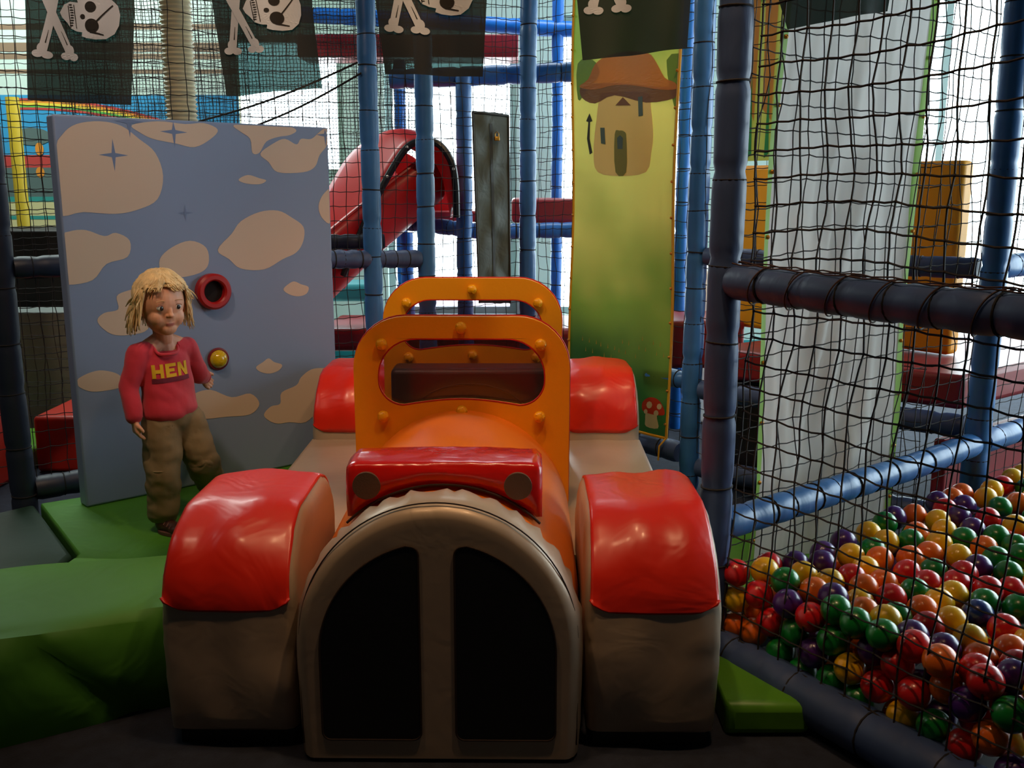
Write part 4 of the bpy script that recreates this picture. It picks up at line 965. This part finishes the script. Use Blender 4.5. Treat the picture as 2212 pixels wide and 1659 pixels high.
# ------------------------------------------------------------------ ball pit
def pitin(p): d = p - P1; return d.dot(NF), d.dot(E2)   # distance from the near net, distance from the far net
mb = MB(); pts = [P1 + E1 * .08 + EF * .08, P1 + NF * .06 + EF * 1.4, P1 + E1 * 2.6 + E2 * 1.4, P1 + E1 * 2.6 + E2 * .06]
mb.prism([(p.x, p.y) for p in pts], lambda a, b, t: V((a, b, t)), .05, .0); o = mb.build('pit_floor_mat', M['blackv'], origin=(1.5, 2.3, 0), smooth=False); fixnormals(o); tag(o, 'black mat under the coloured balls', 'mat')
BR = 0.035
raw = '''230,625,R 330,610,Y 438,560,R 212,720,Y 352,715,R 555,560,P 670,540,P 705,505,P 610,605,Y 738,640,Y 810,430,P 848,508,Y 515,700,G 530,775,P 672,710,O
205,840,O 300,898,O 410,855,R 685,815,R 960,390,Y 1055,425,Y 1000,525,O 930,580,Y 1045,325,G 1110,300,P 1195,295,O 1290,310,Y 1230,195,P 1320,220,R 1380,150,O
1350,195,O 1460,235,P 1430,290,P 1545,185,Y 1620,148,Y 1690,130,R 1730,85,Y 1790,60,Y 1790,140,G 1660,245,G 1760,220,O 1595,305,R 1745,345,Y 1520,365,P
1205,390,O 1155,425,G 1375,380,Y 1330,440,Y 1460,415,G 1565,460,O 1745,455,G 1635,400,G 1180,520,O 1290,500,O 1415,510,Y 1560,580,P 1640,525,G 1715,610,G
1180,600,R 1310,595,G 1445,600,R 850,635,R 1000,650,O 905,700,O 1270,660,R 1425,660,R 1585,690,R 1070,735,R 1225,710,G 1400,745,Y 1320,750,Y 1365,855,Y
1220,810,O 1540,825,B 1605,765,G 1740,780,G 790,770,P 940,800,O 830,765,Y 925,865,Y 1090,820,G 1245,910,R 1685,905,R 780,850,G 560,925,G 895,920,G 725,980,G
470,1010,G 605,1090,G 1090,985,G 1170,960,P 880,1045,Y 745,1150,G 1350,1010,P 1510,990,Y 1720,1025,O 880,1220,G 1020,1145,R 1180,1120,R 1050,1090,R 1340,1110,O
1285,1205,O 1145,1300,Y 1425,1310,P 1525,1160,R 1570,1240,R 1620,1090,O 1700,1120,R 1670,1180,P 1770,1180,G 1300,1420,G 1620,1440,O 1780,1380,G 1490,1520,R
1830,980,Y 1850,1120,O 1840,1260,Y 1850,780,Y 1830,640,Y 1850,420,R 1850,300,G 1840,200,Y 1860,100,R 1850,1420,P 1700,1560,P 1790,1500,O 1860,1560,G 1600,1330,P 980,1040,P 640,1010,P 1140,1030,R'''
balls = []
for t in raw.split():
    x, y, c = t.split(','); px, py = 1500 + int(x) / 2.517, 1000 + int(y) / 2.517
    surf = 0.262
    a = onplane(px, py, P1 + NF * (BR + .006), NF)
    p = a if a.z < surf else atZ(px, py, surf)
    balls.append([p, c, True])
def relax(bs, it):
    for _ in range(it):
        for i in range(len(bs)):
            for j in range(i):
                d = bs[i][0] - bs[j][0]
                if abs(d.x) > .07 or abs(d.y) > .07: continue
                L = d.length
                if L < 2 * BR:
                    if L < 1e-5: d = V((.001, .002, .01)); L = d.length
                    q = d * ((2 * BR - L) / L * .5)
                    bs[i][0] += q; bs[j][0] -= q
        for b in bs:
            p = b[0]; s, t = pitin(p)
            if s < BR + .004: p += NF * (BR + .004 - s)
            if t < BR + .010: p += E2 * (BR + .010 - t)
            if p.z > .272: p.z = .272 + (p.z - .272) * .6
            if p.z < .05 + BR: p.z = .05 + BR
relax(balls, 60)
rb = random.Random(11); fill = []
grid = {}
def key(p): return (int(p.x // .07), int(p.y // .07), int(p.z // .07))
def put(p): grid.setdefault(key(p), []).append(p)
def free(p, dmin=.0695):
    k = key(p)
    for a in (-1, 0, 1):
        for b in (-1, 0, 1):
            for c in (-1, 0, 1):
                for q in grid.get((k[0] + a, k[1] + b, k[2] + c), ()):
                    if (q - p).length < dmin: return False
    return True
for b in balls: put(b[0])
for z in (.255, .235, .21, .185, .16, .135, .11, .086):
    for _ in range(5200):
        s = rb.uniform(.046, 1.7); t = rb.uniform(.046, 1.12)
        if z < .18 and s > .16: continue
        p = P1 + NF * s + EF * t; p.z = z + rb.uniform(-.008, .008)
        if pitin(p)[1] < .046: continue
        zc = p.y * cos(PITCH) + (CAMH - p.z) * sin(PITCH)
        if p.x / zc * FPX > 1106 + 70: continue
        if free(p): put(p); fill.append([p, rb.choice('RRRYYYOOGGGPP'), False])
fill.sort(key=lambda b: -b[0].z + (-.3 if pitin(b[0])[0] < .12 else 0))
allb = balls + fill[:299 - len(balls)]; rest = fill[299 - len(balls):]
BC = {'R': ('red', (206, 24, 28)), 'Y': ('yellow', (242, 186, 14)), 'O': ('orange', (240, 110, 20)), 'G': ('green', (12, 122, 44)), 'P': ('purple', (72, 28, 112)), 'B': ('dark blue', (16, 44, 120))}
bm_ = {}
for k, (n, c) in BC.items():
    mb = MB(); mb.ellipsoid((0, 0, 0), BR, 28, 18); o = mb.build('plastic_ball', mat('ball_' + n.replace(' ', '_'), srgb(*c), .28, coat=.25, sss=.0), origin=(0, 0, 0), angle=0)
    bm_[k] = o.data; bpy.data.objects.remove(o)
def scr(p):
    zc = p.y * cos(PITCH) + (CAMH - p.z) * sin(PITCH); yc = -p.y * sin(PITCH) * -1 + (p.z - CAMH) * cos(PITCH)
    return (p.x / zc, -((p.z - CAMH) * cos(PITCH) + p.y * sin(PITCH)) / zc)
SP = [scr(b[0]) for b in allb]
used_labels = {}
for i, (p, c, _) in enumerate(allb):
    o = bpy.data.objects.new('plastic_ball', bm_[c]); col.objects.link(o); o.location = p; o.rotation_euler = (rb.uniform(0, 3), rb.uniform(0, 3), 0)
    n = BC[c][0]; x, y = SP[i]; best = {}
    for j, (a, b) in enumerate(SP):
        if j == i: continue
        dx, dy = a - x, b - y; L = dx * dx + dy * dy
        k = 'l' if dx < -abs(dy) else 'r' if dx > abs(dy) else 'a' if dy < 0 else 'b'
        if k not in best or L < best[k][0]: best[k] = (L, BC[allb[j][1]][0].split()[-1])
    g = lambda k: best[k][1] if k in best else 'no'
    fr = 'front' if y > .24 else 'middle' if y > .17 else 'back'; sd = 'left' if x < .3 else 'centre' if x < .42 else 'right'
    if c == 'B': tag(o, 'the only dark blue ball in the pit, lying among green and red ones', 'ball', 'plastic balls in the pit'); continue
    for lab in ('%s ball, %s on its left, %s on its right, %s above, %s %s of pit' % (n, g('l'), g('r'), g('a'), fr, sd),
                '%s ball, %s left, %s right, %s above, %s below, %s %s of pit' % (n, g('l'), g('r'), g('a'), g('b'), fr, sd)):
        if lab not in used_labels: break
    used_labels[lab] = 1; tag(o, lab, 'ball', 'plastic balls in the pit')
if rest:
    mb = MB()
    for p, c, _ in rest: mb.ellipsoid(p, BR, 14, 9, mi=list(BC).index(c))
    tag(mb.build('ball_heap', [bm_[k].materials[0] for k in BC]), 'deeper coloured plastic balls filling the gaps of the pit', 'balls', kind='stuff')

# ------------------------------------------------------------------ toddler
KO = V((-1.157, 3.118, MZ)); KF = E2.copy(); KL = V((0.6, 0.8, 0))
def K(lx, ly, z): return KO + KL * lx + KF * ly + UP * z
kid = thing('person', 'blond toddler in a pink long sleeved top and khaki trousers beside the cloud panel', 'person', KO)
def capsule(mb, p, r0, q, r1, sq=None):
    p, q = V(p), V(q); n = 6; pts = []; rs = []
    d = (q - p); L = d.length; d /= max(L, 1e-6)
    for i in range(5): w = pi / 2 * i / 4; pts.append(p - d * r0 * cos(w)); rs.append(max(r0 * sin(w), .0004))
    for i in range(1, n): t = i / n; pts.append(p.lerp(q, t)); rs.append(r0 + (r1 - r0) * t)
    for i in range(5): w = pi / 2 * i / 4; pts.append(q + d * r1 * sin(w)); rs.append(max(r1 * cos(w), .0004))
    mb.tube(pts, rs, 16)
def remesh(mb, name, m, parent, voxel, smooth=4, disp=None, keepmat=None):
    o = mb.build(name, m, parent, merge=True); fixnormals(o)
    r = o.modifiers.new('r', 'REMESH'); r.mode = 'VOXEL'; r.voxel_size = voxel; r.use_smooth_shade = True
    s = o.modifiers.new('s', 'SMOOTH'); s.iterations = smooth; s.factor = .5
    dg = bpy.context.evaluated_depsgraph_get(); me = bpy.data.meshes.new_from_object(o.evaluated_get(dg)); o.modifiers.clear(); old = o.data; o.data = me
    me.name = name
    if disp:
        for v in me.vertices: v.co += v.normal * disp(v.co)
    me.polygons.foreach_set('use_smooth', [True] * len(me.polygons)); me.update(); return o
skin = mat('skin', srgb(226, 164, 132), .5, sss=.15, bump=.05, bscale=60, bdist=.002)
lipm = mat('lips', srgb(196, 112, 100), .45); pinkm = mat('pink_jersey', srgb(206, 44, 66), .8, .25, 160, sheen=.2, bdist=.001)
khaki = mat('khaki_cotton', srgb(128, 108, 78), .85, .35, 16, .15, 9, bdist=.008)
shoem = mat('brown_shoe', srgb(62, 34, 28), .5); solem = mat('shoe_sole', srgb(96, 62, 52), .7)
hairm = mat('blond_hair', srgb(238, 206, 152), .5, .6, 40, .2, 30, stretch=(6, 6, 1), bdist=.004)
eyew = mat('eye_white', srgb(230, 224, 218), .2); eyed = mat('eye_dark', srgb(40, 34, 36), .1)
HC = K(.040, .0, .757)     # head centre
HR = Matrix(((KL.x, KF.x, 0), (KL.y, KF.y, 0), (0, 0, 1))) @ Matrix.Rotation(radians(-4), 3, 'X') * 1.16
def HP(x, y, z): return HC + HR @ V((x, y, z))
rsh = K(-.052, -.030, .600); lsh = K(.138, -.045, .60)
relb = K(-.088, -.035, .495); rwr = K(-.088, .0, .395)
lhand = V((-1.105, 3.46, .530)); lelb = lsh.lerp(lhand, .5) + V((.012, -.02, -.03)); lwr = lsh.lerp(lhand, .9)
pel = K(.056, -.02, .395); chest = K(.044, -.040, .56); neck = K(.043, -.02, .645)
rhip = K(.012, -.015, .36); lhip = K(.105, -.025, .36); rkn = K(-.004, .012, .20); lkn = K(.150, .01, .215); rank = K(-.006, -.01, .055); lank = V((-1.085, 3.375, .165))
mb = MB()
mb.ellipsoid(HP(0, -.006, .012), (.068, .077, .074), 32, 20, HR)
mb.ellipsoid(HP(0, .010, -.026), (.056, .058, .054), 28, 18, HR)
for s in (-1, 1): mb.ellipsoid(HP(s * .026, .034, -.028), (.029, .031, .029), 18, 12, HR)
mb.ellipsoid(HP(0, .040, -.056), (.030, .026, .022), 18, 12, HR)
mb.ellipsoid(HP(0, .074, -.017), (.0085, .0095, .0075), 14, 10, HR); capsule(mb, HP(0, .066, .002), .006, HP(0, .073, -.014), .0075)
for s in (-1, 1): mb.ellipsoid(HP(s * .007, .071, -.019), (.0055, .006, .0045), 10, 8, HR)
mb.ellipsoid(HP(0, .0630, -.0405), (.0145, .0060, .0038), 14, 8, HR); mb.ellipsoid(HP(0, .0618, -.0465), (.012, .0060, .004), 14, 8, HR)
for s in (-1, 1): mb.ellipsoid(HP(s * .068, -.004, -.010), (.008, .014, .020), 14, 10, HR)
capsule(mb, neck, .030, HP(0, -.012, -.05), .032)
capsule(mb, K(.044, -.038, .615), .045, pel, .055)
capsule(mb, rsh, .028, K(.044, -.038, .63), .04); capsule(mb, lsh, .028, K(.044, -.038, .63), .04)
capsule(mb, rsh, .026, relb, .021); capsule(mb, relb, .021, rwr, .015)
capsule(mb, lsh, .026, lelb, .021); capsule(mb, lelb, .021, lwr, .015)
for h, k, a in ((rhip, rkn, rank), (lhip, lkn, lank)):
    capsule(mb, pel, .05, h, .045); capsule(mb, h, .045, k, .032); capsule(mb, k, .032, a, .022)
def hand(w, d, side, palmn, curl):
    """w wrist, d direction of fingers, side = towards the thumb"""
    d = d.normalized(); side = (side - d * side.dot(d)).normalized(); pn = d.cross(side)
    if pn.dot(palmn) < 0: pn = -pn
    for s in (-.012, -.004, .004, .012): capsule(mb, w + side * s * .8, .0095, w + d * .034 + side * s * 1.15, .009)
    for k, (s, L) in enumerate(((.0165, .026), (.0055, .030), (-.0055, .028), (-.0160, .021))):
        b = w + d * .036 + side * s * 1.05; c1 = curl * (1 + .15 * k); m1 = b + (d * cos(c1) + pn * sin(c1) + side * s * 4) .normalized() * L * .55; m2 = m1 + (d * cos(2 * c1) + pn * sin(2 * c1)).normalized() * L * .5
        capsule(mb, b, .0064, m1, .006); capsule(mb, m1, .006, m2, .0052)
    tb = w + d * .010 + side * .014; t1 = tb + (d * .6 + side * .7 + pn * .3).normalized() * .018; capsule(mb, tb, .0078, t1, .0068); capsule(mb, t1, .0068, t1 + (d * .85 + side * .2 + pn * .4).normalized() * .014, .0058)
hand(rwr, V((.12, 0, -1)), KF, KL, .35)
hand(lwr, (lhand - lsh), UP + V((.2, 0, 0)), V((.5, .3, -.3)), .22)
body = remesh(mb, 'body', skin, kid, .0027, 3)
body.data.materials.append(lipm)
loc0 = LOC[kid.name]
for p in body.data.polygons:
    q = HR.inverted() @ (p.center + loc0 - HC)
    if q.y > .0600 and abs(q.x) < .0130 and (-.0480 < q.z < -.0385): p.material_index = 1
for s in (-1, 1):
    mb = MB(); mb.ellipsoid(HP(s * .0265, .0600, .003), (.0120, .0085, .0080), 16, 10, HR); e = mb.build('eye', eyew, kid)
    mb = MB(); mb.ellipsoid(HP(s * .0265 + .001, .0674, .003), (.0060, .0018, .0062), 14, 8, HR); mb.build('iris', eyed, e)
    mb = MB(); mb.tube([HP(s * .0265 + x, .0665 - 12 * x * x, .0120 - 22 * x * x) for x in [-.012 + .024 * i / 8 for i in range(9)]], .0018, 6); mb.build('eyelid', mat('lid', srgb(176, 118, 94), .6), e)
    mb = MB(); mb.tube([HP(s * .028 + x, .069 - 14 * x * x, .024 - 14 * x * x) for x in [-.013 + .026 * i / 8 for i in range(9)]], .0013, 6); mb.build('eyebrow', mat('brow', srgb(204, 156, 112), .8), kid)
# shirt
mb = MB(); rot = Matrix(((KL.x, KF.x, 0), (KL.y, KF.y, 0), (0, 0, 1)))
mb.ellipsoid(K(.044, -.038, .56), (.094, .064, .075), 28, 16, rot)
for i in range(19):
    t = i / 18; mb.ellipsoid(K(.046 + .006 * t, -.036 + .012 * t, .58 - .175 * t), (.088 + .012 * t, .062 + .012 * t, .045), 28, 14, rot)
capsule(mb, K(.044, -.03, .60), .050, K(.044, -.025, .622), .042)
capsule(mb, rsh, .034, K(.03, -.038, .60), .045); capsule(mb, lsh, .034, K(.06, -.038, .60), .045)
capsule(mb, rsh, .035, relb, .030); capsule(mb, relb, .030, rwr + UP * .018, .024)
capsule(mb, lsh, .037, lelb, .031); capsule(mb, lelb, .031, lwr.lerp(lelb, .15), .025)
def wr(co):
    n = noise.noise(V((co.x * 16 + co.z * 9, co.y * 16, co.z * 13))) * .005 + noise.noise(V((co.x * 34 + co.z * 20, co.y * 34, co.z * 30))) * .002; return n
shirt = remesh(mb, 'long_sleeved_top', pinkm, kid, .005, 5, wr)
# trim the shirt flat at hem and open at the neck
bmm = bmesh.new(); bmm.from_mesh(shirt.data)
bmesh.ops.bisect_plane(bmm, geom=bmm.verts[:] + bmm.edges[:] + bmm.faces[:], plane_co=(0, 0, .380), plane_no=(0, .06, -1), clear_outer=False)
dl = [v for v in bmm.verts if v.co.z < .3799 + .06 * v.co.y and (v.co - (K(.05, -.03, 0) - loc0)).xy.length < .14 and (v.co - (rwr - loc0)).xy.length > .030]
bmesh.ops.delete(bmm, geom=dl, context='VERTS')
nc = K(.043, -.008, .65) - loc0
dl = [v for v in bmm.verts if ((v.co - nc).xy.length < .042 and v.co.z > .612)]
bmesh.ops.delete(bmm, geom=dl, context='VERTS'); bmm.to_mesh(shirt.data); bmm.free()
s = shirt.modifiers.new('t', 'SOLIDIFY'); s.thickness = .003; s.offset = 1
dgc = bpy.context.evaluated_depsgraph_get(); bvc = BVHTree.FromObject(shirt, dgc); ringp = []
for i in range(40):
    w = 2 * pi * i / 40; c = nc + KL * cos(w) * .0445 + KF * sin(w) * .0445; h = bvc.ray_cast(V((c.x, c.y, .75)), V((0, 0, -1)), .3)
    z = h[0].z if h[0] is not None else .62
    ringp.append([c.x, c.y, min(max(z, .60), .645)])
for _ in range(4):
    zs = [p[2] for p in ringp]; 
    for i in range(40): ringp[i][2] = (zs[i - 1] + zs[i] + zs[(i + 1) % 40]) / 3
mb = MB(); mb.tube([V(p) + loc0 for p in ringp], .005, 8, closed=True); mb.build('collar', pinkm, shirt)
for p, q in ((relb, rwr + UP * .012), (lelb, lwr.lerp(lelb, .08))):
    d = (q - p).normalized(); a = d.orthogonal().normalized(); b = d.cross(a); mb = MB(); mb.tube([q + (a * cos(w) + b * sin(w)) * .0225 for w in [2 * pi * i / 20 for i in range(20)]], .004, 8, closed=True); mb.build('cuff', pinkm, shirt)
# lettering on the chest: H E N, wrapped onto the top
dg = bpy.context.evaluated_depsgraph_get(); bv = BVHTree.FromObject(shirt, dg)
def chest_pt(a, b, off):
    o_ = K(.046 + a, .2, b) - loc0; h = bv.ray_cast(o_, -KF, .4)
    if h[0] is None: return K(.046 + a, .03, b)
    return h[0] + loc0 + KF * (.0015 + off)
yl = mat('shirt_print_yellow', srgb(226, 180, 30), .8); ml = mat('shirt_print_plum', srgb(110, 26, 50), .8)
LT = {'H': [(0, 0, .3, 1), (.7, 0, 1, 1), (.3, .36, .7, .62)], 'E': [(0, 0, .34, 1), (.34, 0, 1, .24), (.34, .39, .85, .62), (.34, .76, 1, 1)]}
mb = MB(); lx0, lh, lw = -.066, .044, .038
def rect(x0, z0, x1, z1, off, m): mb.sheet([(x0, z0), (x1, z0), (x1, z1), (x0, z1)], chest_pt, off, m, maxlen=.01)
zb = .525
rect(-.068, zb - .016, .068, zb - .002, 0, 1)
for k, ch in enumerate('HEN'):
    x = lx0 + k * .0455
    # child's left is +a, which is to the right in the picture
    if ch in LT:
        for (a, b, c, d) in LT[ch]: rect(x + a * lw, zb + b * lh, x + c * lw, zb + d * lh, .0012, 0)
    else:
        rect(x, zb, x + .3 * lw, zb + lh, .0012, 0); rect(x + .7 * lw, zb, x + lw, zb + lh, .0012, 0)
        mb.sheet([(x + .28 * lw, zb + lh), (x + .28 * lw, zb + .6 * lh), (x + .72 * lw, zb), (x + .72 * lw, zb + .4 * lh)], chest_pt, .0012, 0, maxlen=.01)
o = mb.build('chest_print', [yl, ml], shirt, smooth=False); o['label'] = 'yellow letters HEN over a plum stripe'
sm_ = o.modifiers.new('t', 'SOLIDIFY'); sm_.thickness = .0012
# trousers
mb = MB()
mb.ellipsoid(K(.056, -.022, .375), (.088, .068, .06), 24, 14, rot)
for h, k, a in ((rhip, rkn, rank), (lhip, lkn, lank)):
    capsule(mb, h, .060, k, .054); capsule(mb, k, .054, a + UP * .008, .047)
def wr2(co): return noise.noise(V((co.x * 14 + co.z * 8, co.y * 14, co.z * 17))) * .009 + noise.noise(V((co.x * 30, co.y * 30, co.z * 44))) * .003
tr = remesh(mb, 'trousers', khaki, kid, .005, 6, wr2)
bmm = bmesh.new(); bmm.from_mesh(tr.data)
dl = [v for v in bmm.verts if v.co.z < .035 and (v.co.xy - (rank - loc0).xy).length < .07]
dl += [v for v in bmm.verts if (v.co - (lank - loc0)).z < -.018 and (v.co.xy - (lank - loc0).xy).length < .07]
dl += [v for v in bmm.verts if v.co.z > .425]
bmesh.ops.delete(bmm, geom=list(set(dl)), context='VERTS'); bmm.to_mesh(tr.data); bmm.free()
s = tr.modifiers.new('t', 'SOLIDIFY'); s.thickness = .003; s.offset = 1
khs = mat('khaki_seam', srgb(150, 128, 94), .8)
for c, rr_ in ((K(.004, .006, .225), .0575), ):
    mb = MB(); mb.tube([c + KL * cos(w) * rr_ + KF * sin(w) * rr_ for w in [2 * pi * i / 30 for i in range(30)]], .0025, 6, closed=True); mb.build('knee_seam', khs, tr)
# shoes
for (an, dirv, lift) in ((K(-.004, .012, .0), (KF * .85 + KL * .3), 0), (V((-1.085, 3.365, .105)), V((.75, -.35, -.25)), 1)):
    d = V(dirv).normalized(); fwd = V((d.x, d.y, 0)).normalized() if not lift else d; sd = UP.cross(fwd).normalized(); up = fwd.cross(sd)
    mb = MB(); mb.ellipsoid(an + fwd * -.012 + up * .034, (.030, .030, .034), 18, 12)
    capsule(mb, an + fwd * -.012 + up * .026, .026, an + fwd * .055 + up * .020, .020); mb.ellipsoid(an + fwd * .052 + up * .02, (.028, .028, .019), 18, 12)
    sh = remesh(mb, 'shoe', shoem, kid, .004, 4)
    mb = MB(); rr = Matrix((fwd, sd, up)).transposed(); pts = [(.074 * cos(w) * (1 if cos(w) > 0 else .62), .030 * sin(w) * (1 + .12 * cos(w))) for w in [2 * pi * i / 28 for i in range(28)]]
    mb.prism(pts, lambda a, b, t: an + fwd * (a + .008) + sd * b + up * t, .001, .012); fixnormals(mb.build('sole', solem, sh, bevel=.003))
    mb = MB()
    for k in range(3): mb.tube([an + fwd * (.012 + .014 * k) + sd * (.024 * sin(w)) + up * (.024 + .0215 * cos(w) - .004 * k) for w in [-1.1 + 2.2 * i / 10 for i in range(11)]], .003, 6)
    mb.build('shoe_strap', solem, sh)
# hair: cap plus draped locks
mb = MB(); rh = random.Random(5)
def hs(th, ph, k=1.0):   # th from crown, ph around (0 = front)
    return HP(sin(th) * sin(ph) * .073 * k, -.008 + sin(th) * cos(ph) * .083 * k, .014 + cos(th) * .079 * k)
def capfn(u, v):
    ph = 2 * pi * u; front = cos(ph); lim = 1.55 + .55 * (1 - front) / 2; 
    if front > .55: lim = .95
    elif front > .1: lim = .95 + (.55 - front) / .45 * .65
    return hs(lim * v, ph, 1.03 + .04 * noise.noise(V((u * 12, v * 3, 0))))
mb.grid(capfn, 48, 14, closed_u=True)
for k in range(560):
    ph = rh.uniform(0, 2 * pi); front = cos(ph); t0 = rh.uniform(.1, .9)
    if ph > pi: ph -= 2 * pi
    if front > .62: t1 = rh.uniform(.95, 1.2)
    elif front > .25: t1 = rh.uniform(1.5, 2.0)
    else: t1 = rh.uniform(1.95, 2.25)
    sw = rh.uniform(-.3, .3) + (.45 if ph > -.15 else -.45) * (1 if front > .3 else .2); pts = []; rs = []; n = 12; r0 = rh.uniform(.0034, .006); flick = rh.uniform(.0, .024) * (1 if front < .4 else .2)
    for i in range(n + 1):
        q = i / n; th = t0 + (min(t1, 1.75) - t0) * q; p = hs(th, ph + sw * q, 1.06 + .07 * q * (1 if front < .5 else .2))
        if t1 > 1.75: ex = (t1 - 1.75) * .085 * 2.2 * max(0, q - .55) / .45; p = p - UP * ex
        out = (p - HC); out.z = 0
        if out.length > 0: out.normalize()
        p += out * flick * max(0, q - .7) / .3 * 1.2
        p += V((noise.noise(V((k, q * 3, 0))), noise.noise(V((k, q * 3, 5))), noise.noise(V((k, q * 3, 9))) * .5)) * .010
        pts.append(p); rs.append(r0 * (1 - .75 * q ** 2))
    mb.tube(pts, rs, 6)
hr = mb.build('hair', hairm, kid, merge=False, angle=0); hr['label'] = 'blond chin length hair'
